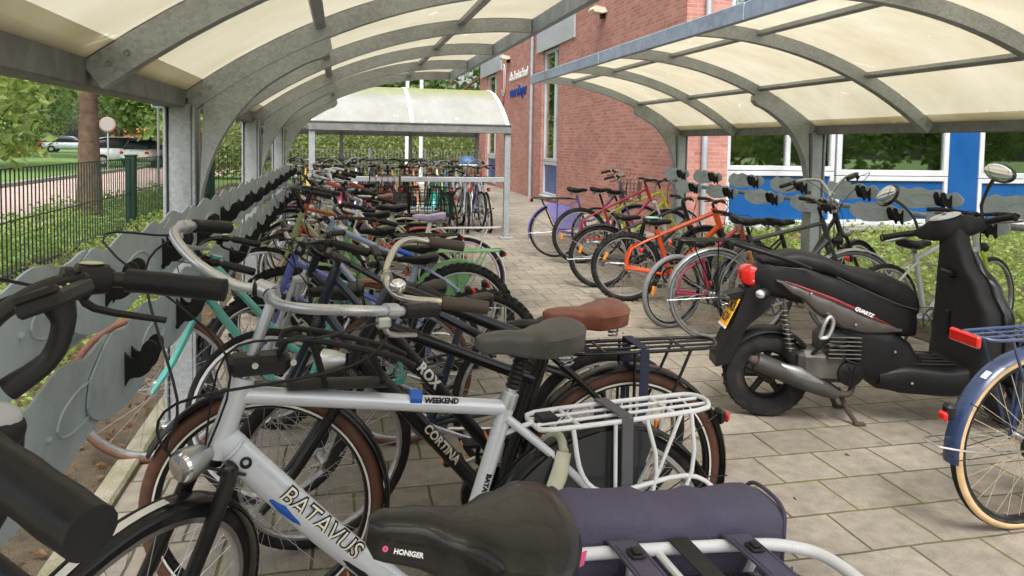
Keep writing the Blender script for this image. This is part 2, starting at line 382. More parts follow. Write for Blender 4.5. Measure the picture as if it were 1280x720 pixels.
def ringz(z, x0, x1, w, n=20, p=.7):
    c = (x0+x1)/2; h = (x1-x0)/2
    return [(c+h*spow(cos(2*pi*j/n), p), w*spow(sin(2*pi*j/n), p), z) for j in range(n)]
def interp(tab, x):
    if x <= tab[0][0]: return tab[0][1:]
    for a, b in zip(tab, tab[1:]):
        if x <= b[0]:
            t = (x-a[0])/(b[0]-a[0]); t = t*t*(3-2*t)
            return tuple(p+(q-p)*t for p, q in zip(a[1:], b[1:]))
    return tab[-1][1:]
def loftx(mb, tab, n=20, p=.7, steps=16, mi=0, M=None, rnd=True):
    x0, x1 = tab[0][0], tab[-1][0]; rs = []
    for i in range(steps+1):
        x = x0+(x1-x0)*i/steps; w, a, b = interp(tab, x); rs.append(ringx(x, w, a, b, n, p))
    return mb.loft(rs, mi, M)
def text_mesh(txt, size, M, mat, name, parent, project=None, shear=0., bold=0., ext=.0008, label=None):
    """flat lettering; M maps (right, up, out) to parent space; project(v) may bend it onto a surface"""
    cu = bpy.data.curves.new('lettering', 'FONT'); cu.body = txt; cu.size = size; cu.align_x = 'CENTER'; cu.align_y = 'CENTER'
    cu.shear = shear; cu.offset = bold; cu.extrude = ext; cu.resolution_u = 3
    ob = bpy.data.objects.new('lettering', cu); COL.objects.link(ob)
    bpy.context.view_layer.update()
    me = bpy.data.meshes.new_from_object(ob); bpy.data.objects.remove(ob); bpy.data.curves.remove(cu)
    if project:   # enough vertices to follow the curve of the tube
        bm = bmesh.new(); bm.from_mesh(me); bmesh.ops.triangulate(bm, faces=bm.faces[:])
        for _ in range(5):
            es = [e for e in bm.edges if e.calc_length() > size*.16]
            if not es: break
            bmesh.ops.subdivide_edges(bm, edges=es, cuts=1, use_grid_fill=False); bmesh.ops.triangulate(bm, faces=[f for f in bm.faces if len(f.verts) > 3])
        bm.to_mesh(me); bm.free()
    for v in me.vertices:
        p = M @ v.co
        v.co = project(p, v.co.z) if project else p
    me.materials.clear(); me.materials.append(mat)
    return put(name, me, parent, label=label)
def frame_mat(o, right, up):
    right = V(right).normalized(); up = V(up); up = (up-right*up.dot(right)).normalized(); n = right.cross(up)
    return MX(((right.x, up.x, n.x, o[0]), (right.y, up.y, n.y, o[1]), (right.z, up.z, n.z, o[2]), (0, 0, 0, 1)))
RY = MX.Rotation(pi/2, 4, 'X')   # lathe axis z -> -y

# ------------------------------------------------------------------ wheels
_wc = {}
def tyre_mesh(R, tw, rub, side, seg, knob):
    key = ('t', R, tw, rub.name, side.name if side else '', seg, knob)
    if key in _wc: return _wc[key]
    mb = MB(); ms = 10
    prof = []
    for j in range(ms):
        a = 2*pi*j/ms; prof.append((R-tw/2+cos(a)*tw/2, sin(a)*tw/2))
    mb.lathe(prof, RY, seg, 0, True)
    # lighter sidewall faces
    if side:
        for i in range(len(mb.f)):
            j = i//seg
            if j in (1, 2, 6, 7): mb.mi[i] = 1
    if knob:
        nk = 46
        for i in range(nk):
            for yy, da in ((-.3, 0), (.3, .5)):
                a = 2*pi*(i+da)/nk
                M = MX.Rotation(-a, 4, 'Y') @ MX.Translation((R-.001, yy*tw, 0))
                mb.box((0, 0, 0), (.012, tw*.36, R*.07), 0, 0, M)
    me = mb.mesh('tyre', [rub, side or rub]); _wc[key] = me; return me
def rim_mesh(R, tw, rimm, hubm, seg, deep):
    key = ('r', R, tw, rimm.name, hubm.name, seg, deep)
    if key in _wc: return _wc[key]
    mb = MB(); r1 = R-tw*.82; r0 = r1-deep; w = min(tw*.42, .014)
    mb.lathe([(r1, -w), (r1, w), (r0+.004, w), (r0, w*.5), (r0, -w*.5), (r0+.004, -w)], RY, seg, 0, True)
    mb.lathe([(.001, -.045), (.022, -.045), (.022, -.036), (.014, -.034), (.013, 0), (.014, .034), (.022, .036), (.022, .045), (.001, .045)], RY, 14, 1)
    mb.tube([(0, -.075, 0), (0, .075, 0)], .006, 6, mi=1)
    me = mb.mesh('wheel', [rimm, hubm]); _wc[key] = me; return me
def spoke_mesh(R, tw, spm, ns, sr, deep):
    key = ('s', R, tw, spm.name, ns, sr)
    if key in _wc: return _wc[key]
    mb = MB(); r1 = R-tw*.82-deep*.9
    for i in range(ns):
        a = 2*pi*i/ns; sgn = 1 if i % 2 else -1; d = (.33 if (i//2) % 2 else -.33)
        y = .036*sgn
        mb.tube([(.02*cos(a+d*4), y, .02*sin(a+d*4)), (r1*cos(a), 0, r1*sin(a))], sr, 3, caps=False)
    me = mb.mesh('spokes', spm); _wc[key] = me; return me
def wheel(parent, M, R, tw, rub, side, rimm, spm, hubm, ns=28, sr=.0011, seg=48, knob=False, deep=.016):
    w = put('wheel', rim_mesh(R, tw, rimm, hubm, seg, deep), parent, M)
    put('tyre', tyre_mesh(R, tw, rub, side, seg, knob), w)
    put('spokes', spoke_mesh(R, tw, spm, ns, sr, deep), w)
    return w
def mudguard_mb(R, w, a0, a1, n=26, drop=.35, th=.0):
    mb = MB(); rs = []
    prof = [(-1, -drop), (-.8, -.12), (-.35, 0), (.35, 0), (.8, -.12), (1, -drop)]
    for i in range(n+1):
        a = radians(a0+(a1-a0)*i/n)
        rs.append([((R+q*w*.5)*cos(a), p*w*.5, (R+q*w*.5)*sin(a)) for p, q in prof])
    mb.loft(rs, closed=False, caps=False); 
    rs2 = [[(x*(1-.003/R), y*.97, z*(1-.003/R)) for x, y, z in r] for r in rs]
    mb.loft(rs2, closed=False, caps=False)
    return mb
def saddle_mb(L, W, th=.06, nose=.024, n=18):
    """nose at +x, origin under the middle of the saddle"""
    mb = MB(); rs = []; st = 22
    tab = [(0, nose*.5, -.012), (.06, nose, -.004), (.25, nose*1.25, 0), (.45, W*.42, -.004), (.65, W*.82, .002), (.82, W, .012), (.94, W*.9, .016), (1, W*.62, .012)]
    for i in range(st+1):
        t = i/st; w, zt = interp(tab, t)
        h = th*(.62+.38*min(1, t*1.6))
        if t < .05: h *= .6+8*t
        if t > .95: h *= 1-(t-.95)*7
        x = L*(.5-t); ring = []
        for j in range(n):
            a = 2*pi*j/n; cy, sz = spow(cos(a), .62), spow(sin(a), .75 if sin(a) > 0 else .5)
            flare = 1.0 if sin(a) > 0 else .9
            ring.append((x, w*cy*flare, zt-h*.5+h*.5*sz))
        rs.append(ring)
    mb.loft(rs); return mb

# ------------------------------------------------------------------ bicycles
def crate_mb(x0, x1, w, z0, z1, n=5):
    mb = MB(); r = .0035
    for z in (z0, (z0+z1)/2, z1):
        k = .85+.15*(z-z0)/(z1-z0)
        mb.tube([(x0, -w*k, z), (x1, -w*k, z), (x1, w*k, z), (x0, w*k, z), (x0, -w*k, z)], r*1.2, 5)
    for i in range(n+1):
        t = i/n; x = x0+(x1-x0)*t; y = -1+2*t
        for s in (-1, 1):
            mb.tube([(x, s*w*.85, z0), (x, s*w, z1)], r, 4)
            mb.tube([((x0, x1)[s > 0], y*w*.85, z0), ((x0, x1)[s > 0], y*w, z1)], r, 4)
        mb.tube([(x, -w*.85, z0), (x, w*.85, z0)], r, 4)
    return mb
BARS = {
 'flat': [(0, 0, 0), (0, .1, .012), (-.02, .2, .02), (-.05, .31, .018)],
 'swept': [(0, 0, 0), (.03, .06, .0), (.055, .14, .03), (.01, .235, .045), (-.085, .275, .035), (-.21, .29, .0)],
 'oma': [(0, 0, 0), (.012, .05, .06), (.04, .12, .12), (.0, .23, .135), (-.11, .275, .11), (-.25, .29, .08)],
 'kid': [(0, 0, 0), (.0, .06, .07), (-.02, .15, .1), (-.08, .24, .1)],
}
def bike(label, x, y, head, lean=0., steer=0., group=None, R=.345, wb=1.08, tw=.036, kind='diamond', col='#222428', fork=None,
         tyre=None, side=None, rim=None, spoke=None, bar='swept', barm=None, grip=None, saddle=None, sad_dim=(.26, .095), sad_z=.93,
         fs=.53, barz=1.06, mud=None, carrier=None, chaincase=None, guard=None, knob=False, light=True, tail=True, basket=None, crate=None,
         stand=True, det=1, tube_r=.0155, gripr=.0165, grip_len=.125, lever=True, cable=True, sus=False, ns=28, sr=.0011, crank=20., z=0., deep=.016,
         susp_col=None, bell=False, sad_dx=0., mat=None, pedal=True, strap=None, bar_pts=None, bar_pts2=None, hsl=.36, sad_th=.06, head_len=.17, tail_deg=168, cz_off=0., stem_fwd=.035, mud_f=(28, 190), mud_r=(-12, 196), coat=None):
    root = thing('bicycle', label, 'bicycle', (x, y, z), (radians(lean), 0, radians(head)), group)
    seg = {0: 28, 1: 40, 2: 72}[det]; ts = {0: 6, 1: 8, 2: 14}[det]; k = {0: 2, 1: 3, 2: 6}[det]
    fm = mat or paint(col); frk = paint(fork) if fork else fm
    tyre = tyre or RUB; rim = rim or ALU; spoke = spoke or SPK; barm = barm or BLKM; grip = grip or BLKP; saddle = saddle or BLKP
    q = R/.345
    bb = V((.43*q, 0, .28*q if R > .28 else .24)); sdir = V((-cos(radians(72)), 0, sin(radians(72))))
    A = lambda zz: V((wb-.05-(zz-R)*hsl, 0, zz))
    cz = 2*R+.045+(.04 if sus else 0); hb, ht = A(cz+.02), A(cz+.02+head_len)
    hub = V((0, 0, R)); fh = V((wb, 0, R))
    ax = (A(1)-A(0)).normalized(); S = MX.Translation(A(R)) @ MX.Rotation(radians(steer), 4, ax) @ MX.Translation(-A(R))
    scl = bb+sdir*fs
    # wheels
    for M, f in ((MX.Translation(hub), 0), (S @ MX.Translation(fh), 1)):
        wo_ = wheel(root, M, R, tw, tyre, side, rim, spoke, ALU if det else DIRTYM, ns if det else 16, sr if det else .002, seg, knob, deep)
        if kind == 'mtb' and det and not f:
            a = random.uniform(2.2, 3.6); rf = MB(); rf.box((R*.66, 0, 0), (.03, .014, .075), .005, 0, MX.Rotation(-a, 4, 'Y')); rf.build('reflector', ORGL, wo_)
    # frame
    mb = MB(); r = tube_r
    if kind in ('diamond', 'double', 'mtb'):
        top = scl if kind != 'mtb' else bb+sdir*(fs-.02)
        mb.tube([top-sdir*.02, ht-ax*.03], r*1.05, ts); mb.tube([bb, hb+ax*.02], r*1.2, ts)
        if kind == 'double': mb.tube([bb+sdir*(fs-.14), ht-ax*.15], r, ts)
    elif kind == 'step':
        mid = bb+sdir*.2
        mb.tube([hb+ax*.02, hb+V((-.16, 0, -.2)), bb+V((.14, 0, .06)), bb], r*1.25, ts, k)
        mb.tube([ht-ax*.03, ht+V((-.17, 0, -.24)), mid+V((.13, 0, .03)), mid], r*1.05, ts, k)
    elif kind == 'low':
        mb.tube([ht-ax*.08, hb+V((-.12, 0, -.12)), bb+V((.22, 0, .06)), bb+V((.05, 0, .03))], r*1.75, ts, k)
    mb.tube([bb, scl+sdir*.02], r*1.1, ts); mb.tube([hb-ax*.01, ht+ax*.01], r*1.35, ts)
    jn = scl-sdir*.04 if kind != 'step' else bb+sdir*(fs*.92)
    for s in (-1, 1):
        mb.tube([hub+V((0, s*.062, 0)), bb+V((-.02, s*.03, 0))], r*.62, ts)
        mb.tube([hub+V((0, s*.062, 0)), V((.04, s*.058, R*1.55)), jn+V((0, s*.018, 0))], r*.55, ts, 2)
        mb.box((hub.x+.005, s*.066, hub.z), (.04, .006, .045), .002)
    mb.tube([bb+V((0, -.036, 0)), bb+V((0, .036, 0))], .021, 10)
    frame = mb.build('frame', fm, root)
    # fork
    mb = MB(); cr_ = A(cz)
    for s in (-1, 1):
        if sus:
            mb.tube([fh+V((0, s*.06, 0)), A(R+.2)+V((.045, s*.06, 0))], r*1.15, ts); mb.tube([A(R+.18)+V((.045, s*.06, 0)), cr_+V((.045, s*.06, -.005))], r*.85, ts)
        else: mb.tube([fh+V((0, s*.055, 0)), A(R+.13)+V((.012, s*.055, 0)), cr_+V((0, s*.048, -.03)), cr_+V((0, s*.03, 0))], [r*.6, r*.85, r*.95, r], ts, k)
    if sus: mb.box(tuple(cr_+V((.03, 0, 0))), (.06, .15, .04), .012)
    mb.tube([cr_-ax*.005, hb], r*1.1, ts)
    mb.v = [tuple(S @ V(p)) for p in mb.v]; mb.build('fork', frk, root)
    # stem and handlebar
    cl = A(barz)+V((stem_fwd, 0, 0)); mb = MB()
    mb.tube([ht-ax*.01, A(barz-.02)], .0125, ts); mb.tube([A(barz-.025), A(barz-.005)+V((stem_fwd*.5, 0, 0)), cl], .0145, ts, 2)
    mb.tube([cl+V((0, -.022, 0)), cl+V((0, .022, 0))], .019, ts)
    mb.v = [tuple(S @ V(p)) for p in mb.v]; mb.build('stem', barm if bar != 'flat' else BLKM, root)
    half = bar_pts or BARS[bar]; half = [V(p) for p in half]
    kk = {0: 3, 1: 4, 2: 8}[det]
    oth = [V(p) for p in bar_pts2] if bar_pts2 else half
    full = [V((p.x, -p.y, p.z)) for p in oth[:0:-1]]+half
    path = [S @ (cl+p) for p in cr_path(full, kk)]
    hbar = MB().tube(path, .0112 if bar != 'flat' else .0135, ts).build('handlebar', barm, root)
    def tailpts(P, L0, L1):
        out = []; d = 0
        for a, b in zip(P, P[1:]):
            e = (b-a).length
            if d+e > L0 and not out: out.append(a+(b-a)*max(0, (L0-d)/e))
            if d+e >= L1: out.append(a+(b-a)*((L1-d)/e)); break
            if d+e > L0: out.append(b)
            d += e
        return out
    for P in (path, path[::-1]):
        gp = tailpts(P, -1, grip_len); gp[0] = P[0]
        d0 = (P[0]-P[1]).normalized()
        g = MB(); gg = [P[0]+d0*.006]+gp
        nn = len(gg); rr = [gripr*.75]+[gripr]*(nn-1) if nn < 9 else gripr
        if det == 2:
            gg = cr_path(gg, 2); rr = [gripr*(.55 if i == 0 else (1.0+.02*cos(i*1.3))) for i in range(len(gg))]
        g.tube(gg, rr, max(8, ts)); g.build('grip', grip, hbar)
        if lever and det:
            a = tailpts(P, grip_len+.02, grip_len+.05)
            if len(a) > 1:
                dirn = (gp[0]-gp[-1]).normalized(); side_v = V((0, 0, -1)) if bar != 'flat' else V((0, 0, -.6))
                fw = S.to_3x3() @ V((1, 0, 0))
                lv = MB(); lv.tube([a[0], a[-1]], .0165, ts); b0 = (a[0]+a[-1])/2+fw*.025+side_v*.016
                lv.box(tuple(b0), (.03, .022, .024), .005)
                lv.tube([b0, b0+dirn*.04+fw*.018+side_v*.02, b0+dirn*.13+fw*.012+side_v*.028], [.007, .006, .005], 6, 3)
                lv.build('brake_lever', ALU if det == 2 and barm.name.startswith('silver') else BLKP, hbar)
                if cable:
                    cb = MB(); c0 = b0-dirn*.02
                    cb.tube([c0, c0-dirn*.1+fw*.08+V((0, 0, .0)), S @ (A(barz-.12)+V((.09, 0, 0))), S @ (A(cz)+V((.03, 0, 0)))], .0026, 5, 5)
                    cb.build('cable', BLKP, hbar)
    if bell:
        p = S @ (cl+half[2]); bl = MB(); bl.ell(p+V((0, 0, .028)), (.026, .026, .022), 16, 8); bl.tube([p, p+V((0, 0, .02))], .008, 8); bl.build('bell', CHROME, hbar)
    # seat post and saddle
    sp = bb+sdir*((sad_z-.05-bb.z)/sdir.z)
    MB().tube([scl-sdir*.03, sp], .0135, ts).build('seat_post', ALU if barm is not BLKM or det == 2 else BLKM, root)
    sd = saddle_mb(sad_dim[0], sad_dim[1], sad_th); so = sd.build('saddle', saddle, root, mat4=MX.Translation((sp.x+.02+sad_dx, 0, sad_z)))
    if det:
        rl = MB()
        for s in (-1, 1): rl.tube([(.09, s*.012, -.04), (.02, s*.022, -.06), (-.05, s*.022, -.06), (-.09, s*.04, -.035)], .0035, 5, 3)
        rl.build('saddle_rail', STEEL, so)
        if sad_dim[1] > .09:
            for s in (-1, 1):
                sg = MB(); pts = [(-.085+.016*cos(i*.9), s*.05+.016*sin(i*.9), -.085+i*.0016) for i in range(28)]
                sg.tube(pts, .003, 4)
                sg.build('saddle_spring', STEEL, so)
    # drive train
    cy = -.052; mb = MB()
    Mc = MX.Translation(bb+V((0, cy, 0))) @ RY
    if chaincase:
        rr1, rr2 = .098*q, .055*q; poly = []
        a0 = atan2(rr1-rr2, bb.x)
        for i in range(13):
            a = pi/2+a0*0+pi*i/12; poly.append((hub.x-.02+rr2*cos(a), hub.z+rr2*sin(a)))
        for i in range(17):
            a = -pi/2+pi*i/16; poly.append((bb.x+rr1*cos(a), bb.z+rr1*sin(a)))
        cc = MB().prism(poly, cy-.016, cy+.014); cc.build('chain_case', chaincase, root)
    else:
        rr1 = .085*q
        mb2 = MB(); mb2.lathe([(rr1, -.002), (rr1, .002), (rr1*.8, .002), (rr1*.8, -.002)], Mc, 28, 0, True)
        for i in range(5):
            a = 2*pi*i/5; mb2.tube([bb+V((0, cy, 0)), bb+V((cos(a)*rr1*.85, cy, sin(a)*rr1*.85))], .006, 5)
        ch = MB()
        for s in (-1, 1): ch.tube([bb+V((0, cy, s*rr1)), hub+V((0, cy, s*.035))], .0042, 5)
        ch.build('chain', DIRTYM, root)
        MB().lathe([(.036, -.012), (.036, 0), (.028, .006), (.028, -.012)], MX.Translation(hub+V((0, cy+.006, 0))) @ RY, 16, 0, True).build('sprocket', DIRTYM, root)
        mb2.build('chainring', DIRTYM if kind != 'mtb' else BLKP, root)
        if kind == 'mtb' and det:
            de = MB(); de.box((.02, cy-.01, R-.06), (.03, .02, .07), .006); de.lathe([(.02, -.004), (.02, .004)], MX.Translation((.03, cy, R-.11)) @ RY, 10); de.build('derailleur', DIRTYM, root)
    cs = MB(); ca = radians(crank); L_ = .165*q
    for s in (-1, 1):
        e = bb+V((cos(ca)*L_*s, s*-.085, sin(ca)*L_*s)); cs.tube([bb+V((0, s*-.05, 0)), bb+V((0, s*-.072, 0)), e], [.011, .011, .009], 6)
    cs.tube([bb+V((0, -.07, 0)), bb+V((0, .07, 0))], .009, 6)
    co = cs.build('crankset', ALU if det else DIRTYM, root)
    if pedal:
        for s in (-1, 1):
            e = bb+V((cos(ca)*L_*s, s*-.14, sin(ca)*L_*s)); pm = MB(); pm.box(tuple(e), (.085, .085, .022), .006)
            if det: pm.box(tuple(e+V((.044, 0, 0))), (.004, .06, .012), 0, 1); pm.box(tuple(e+V((-.044, 0, 0))), (.004, .06, .012), 0, 1)
            pm.build('pedal', [BLKP, ORGL], co)
    # mudguards
    if mud is not None:
        mm = mud if not isinstance(mud, str) else paint(mud)
        mudguard_mb(R+.018, tw+.026, mud_r[0], mud_r[1]).build('mudguard', mm, root, mat4=MX.Translation(hub))
        f = mudguard_mb(R+.018, tw+.022, mud_f[0], mud_f[1]); f.v = [tuple(S @ (fh+V(p))) for p in f.v]
        f.build('mudguard', mm, root)
        if det:
            st = MB()
            for s in (-1, 1):
                for a in (150, 185):
                    st.tube([hub+V((0, s*.07, 0)), hub+V(((R+.018)*cos(radians(a)), s*tw*.7, (R+.018)*sin(radians(a))))], .0022, 4)
            st.build('mudguard_stay', STEEL if det == 1 else BLKM, root)
    if guard:   # coat guard over the rear wheel
        for s in (-1, 1):
            poly = [(.02, 0)]
            for i in range(9):
                a = radians(8+i*13); poly.append(((R+.01)*cos(a), (R+.01)*sin(a)))
            MB().prism(poly, s*.046-.001, s*.046+.001).build('coat_guard', guard, root, mat4=MX.Translation(hub))
    if carrier is not None:
        cm = carrier if not isinstance(carrier, str) else paint(carrier)
        zc = 2*R+.075+cz_off; mb = MB(); rr = .0065
        mb.tube([(.2, .04, zc-.005), (.17, .065, zc), (0, .07, zc), (-.25, .065, zc), (-.3, .045, zc+.004), (-.315, 0, zc+.006), (-.3, -.045, zc+.004), (-.25, -.065, zc), (0, -.07, zc), (.17, -.065, zc), (.2, -.04, zc-.005), (.2, .04, zc-.005)], rr, ts, 2)
        for yy in (-.022, .022): mb.tube([(.2, yy, zc), (-.305, yy, zc)], rr*.7, ts)
        for xx in (.1, -.04, -.18): mb.tube([(xx, -.068, zc), (xx, .068, zc)], rr*.75, ts)
        for s in (-1, 1):
            mb.tube([(.0, s*.068, zc), (.0, s*.075, R+.02)], rr*.8, ts); mb.tube([(-.2, s*.066, zc), (-.03, s*.075, R+.04)], rr*.8, ts)
        mb.tube([(.2, 0, zc), (jn.x, 0, zc-.02)], rr, ts)
        ca_ = mb.build('carrier', cm, root)
        if strap: 
            sb = MB(); sb.box((-.03, 0, zc+.012), (.035, .15, .004), .001); sb.box((-.03, .078, zc-.2), (.032, .004, .42), .001); sb.box((-.03, -.078, zc-.2), (.032, .004, .42), .001); sb.build('carrier_strap', strap, ca_)
    if crate: crate_mb(-.3, .1, .15, 2*R+.09, 2*R+.3).build('crate', crate, root)
    if basket:
        b = crate_mb(A(barz).x+.06, A(barz).x+.3, .17, barz-.3, barz-.06); b.v = [tuple(S @ V(p)) for p in b.v]; b.build('basket', basket, root)
    if light:
        lm = MB(); p = A(cz+.03)+V((.075, 0, 0)); M = S @ MX.Translation(p) @ MX.Rotation(pi/2, 4, 'Y')
        lm.lathe([(.001, -.05), (.018, -.046), (.03, -.02), (.036, .012), (.036, .022)], M, 18); lm.lathe([(.0345, .02), (.03, .027), (.001, .031)], M, 18, 1)
        lm.tube([S @ A(cz+.03), S @ (p-V((.02, 0, .01)))], .007, 6)
        lm.build('headlight', [BLKP if barm is BLKM else ALU, CLEAR], root)
    if tail:
        a = radians(tail_deg); c = hub+V(((R+.045)*cos(a), 0, (R+.045)*sin(a))); t = MB()
        if mud is None or carrier is not None and tail == 1: c = V((-.33, 0, 2*R+.05))
        t.box(tuple(c+V((.012, 0, 0))), (.03, .05, .05), .01, 0); t.box(tuple(c+V((-.01, 0, -.003))), (.022, .044, .036), .009, 1); t.build('tail_light', [BLKP, REDL], root)
    if stand:
        MB().tube([bb+V((-.07, .04, -.02)), bb+V((-.3, .09, -.02)), bb+V((-.33, .095, -.03))], .009, 6).build('kickstand', ALU, root)
    root['_'] = 0; del root['_']
    return dict(root=root, frame=frame, bb=bb, hb=hb, ht=ht, S=S, A=A, sc=scl, hub=hub, fh=fh, hbar=hbar, saddle=so, sp=sp, R=R, cz=cz, barz=barz, path=path, ax=ax)

def tube_text(b, p0, p1, txt, size, mat, side, rad, t=.5, bold=.0, shear=0., flip=False, name='lettering', fy=1., lift=0.):
    """lettering wrapped round a frame tube from p0 to p1 on side +1 (left) or -1"""
    p0, p1 = V(p0), V(p1); d = (p1-p0).normalized(); n = V((0, side, 0)); up = n.cross(d)
    o = p0+(p1-p0)*t; M = frame_mat(o, d, up)
    def proj(p, e):
        rel = p-o; along = d*rel.dot(d); h = rel.dot(up)+lift; h = max(-rad*.98, min(rad*.98, h))
        yy = fy*sqrt(max(0, rad*rad-h*h))+.0007+max(0, e)
        return o+along+up*h+n*yy
    return text_mesh(txt, size, M, mat, name, b['frame'], proj, shear, bold, .0004)

# ------------------------------------------------------------------ camera, light, sky
F_PX, YAW, PITCH, ROLL, EYE = 924., radians(13.04), radians(3.1), radians(1.0), 1.45
fw = V((sin(YAW)*cos(PITCH), cos(YAW)*cos(PITCH), -sin(PITCH))); r0 = V((cos(YAW), -sin(YAW), 0)); u0 = r0.cross(fw)
rt = r0*cos(ROLL)+u0*sin(ROLL); up = -r0*sin(ROLL)+u0*cos(ROLL)
cd = bpy.data.cameras.new('camera'); cam = bpy.data.objects.new('camera', cd); COL.objects.link(cam)
cd.sensor_width = 36; cd.lens = F_PX/1280*36; cd.shift_y = -130/1280; cd.clip_start = .05; cd.clip_end = 600
cam.matrix_world = MX(((rt.x, up.x, -fw.x, 0), (rt.y, up.y, -fw.y, 0), (rt.z, up.z, -fw.z, EYE), (0, 0, 0, 1)))
sc.camera = cam
SUN_EL, SUN_AZ = radians(58), radians(190)
w = bpy.data.worlds.new('World'); sc.world = w; w.use_nodes = True
nt = w.node_tree; nt.nodes.clear()
sky = nt.nodes.new('ShaderNodeTexSky'); sky.sky_type = 'NISHITA'; sky.sun_disc = False; sky.sun_elevation = SUN_EL; sky.sun_rotation = SUN_AZ
sky.air_density = 1.2; sky.dust_density = 6.; sky.ozone_density = .6
hs = nt.nodes.new('ShaderNodeHueSaturation'); hs.inputs['Saturation'].default_value = .3; hs.inputs['Value'].default_value = 2.15; nt.links.new(sky.outputs[0], hs.inputs['Color'])
bg = nt.nodes.new('ShaderNodeBackground'); bg.inputs[1].default_value = .15; nt.links.new(hs.outputs[0], bg.inputs[0])
wo = nt.nodes.new('ShaderNodeOutputWorld'); nt.links.new(bg.outputs[0], wo.inputs[0])
sl = bpy.data.lights.new('sun', 'SUN'); sl.energy = 2.5; sl.angle = radians(16); sl.color = (1, .965, .91)
so = bpy.data.objects.new('sun', sl); COL.objects.link(so)
sd = V((sin(SUN_AZ)*cos(SUN_EL), cos(SUN_AZ)*cos(SUN_EL), sin(SUN_EL)))
so.rotation_euler = sd.to_track_quat('Z', 'Y').to_euler()
sc.view_settings.view_transform = 'Standard'; sc.view_settings.look = 'None'; sc.view_settings.exposure = 0; sc.view_settings.gamma = 1
sc.render.engine = 'CYCLES'; sc.cycles.use_denoising = True; sc.cycles.max_bounces = 8; sc.cycles.transparent_max_bounces = 12
sc.cycles.sample_clamp_indirect = 6

# ------------------------------------------------------------------ setting
def sheet(name, x0, x1, y0, y1, z, m, kind='structure'):
    mb = MB(); mb.add([(x0, y0, z), (x1, y0, z), (x1, y1, z), (x0, y1, z)], [(0, 1, 2, 3)], 0, False); return mb.build(name, m, kind=kind)
sheet('ground', -250, 250, -80, 420, -.06, GRASS)
sheet('paving', -.86, 14, -8, 29, 0, PAVE)
sheet('soil', -3.6, -.96, -6, 26, -.012, SOIL)
sheet('planting_bed', 4.35, 14, 2.6, 10.42, .006, SOIL)
sheet('road', -9.2, -4.7, -10, 60, -.03, ROADM)
KERB = groundmat('mossy_kerb', (.13, .14, .05), (.23, .21, .15), (.31, .28, .22), 5., .4)
mb = MB()
for i in range(30): mb.box((-.91, -4+i*1.01, .0), (.095, 1., .07), .012)
mb.build('kerb', KERB, kind='structure')
mb = MB(); mb.box((-9.3, 25, .02), (.16, 70, .16), .02); mb.build('road_kerb', groundmat('grey_kerb', (.2, .19, .17), (.28, .26, .24), (.35, .33, .3), 4.), kind='structure')

# ------------------------------------------------------------------ foliage helpers
def leaves(mb, pts, size, rnd, flat=.0):
    vs = mb.v; fs = mb.f
    for p in pts:
        a = rnd.uniform(0, 2*pi); t = rnd.uniform(-.9, .9)*(1-flat); s = size*rnd.uniform(.6, 1.35)
        d = V((cos(a)*cos(t), sin(a)*cos(t), sin(t))); b = rnd.uniform(0, 2*pi); e = V((cos(b), sin(b), rnd.uniform(-.5, .5)*(1-flat)))
        sd = d.cross(e).normalized() if d.cross(e).length > .05 else V((0, 0, 1)).cross(d)
        nrm = d.cross(sd); n = len(vs)
        p = V(p); vs += [tuple(p), tuple(p+d*s*.5+sd*s*.3+nrm*s*.07), tuple(p+d*s), tuple(p+d*s*.5-sd*s*.3+nrm*s*.07)]
        fs.append((n, n+1, n+2)); fs.append((n, n+2, n+3)); mb.mi += [0, 0]; mb.sm += [False, False]
def rand_in(rnd):
    while 1:
        p = V((rnd.uniform(-1, 1), rnd.uniform(-1, 1), rnd.uniform(-1, 1)))
        if p.length < 1: return p
def tree(label, x, y, h, tr, cr_, z0, mat, n=9000, ls=.3, seed=1, group=None, nclump=60, lean=0., trunk_mat=None, sq=1.):
    rnd = random.Random(seed); root = thing('tree', label, 'tree', (x, y, -.05), group=group)
    tk = MB(); top = h*.75
    tk.tube([(0, 0, 0), (lean*.2, .02, top*.3), (lean*.6, -.05, top*.65), (lean, .05, top)], [tr*1.5, tr, tr*.75, tr*.2], 12, 4)
    cr2 = MB(); cz = (z0+h)/2; rz = (h-z0)/2; cl = []
    for i in range(nclump):
        p = rand_in(rnd); p = p.normalized()*p.length**.55
        cl.append(V((lean+p.x*cr_, p.y*cr_*sq, cz+p.z*rz)))
    for i in range(0, len(cl), 4):
        c = cl[i]; b = V((lean*.5, 0, min(top*.95, max(z0*.7, c.z-cr_*.6)))); tk.tube([b, (b+c)/2+V((0, 0, .1*cr_)), c], [tr*.4, tr*.22, tr*.05], 6, 3)
    per = n//nclump
    for c in cl:
        rc = cr_*rnd.uniform(.2, .38); leaves(cr2, [c+V((q.x, q.y, q.z*.7))*rc for q in (rand_in(rnd) for _ in range(per))], ls, rnd)
    tk.build('trunk', trunk_mat or BARK, root); cr2.build('crown', mat, root)
    return root

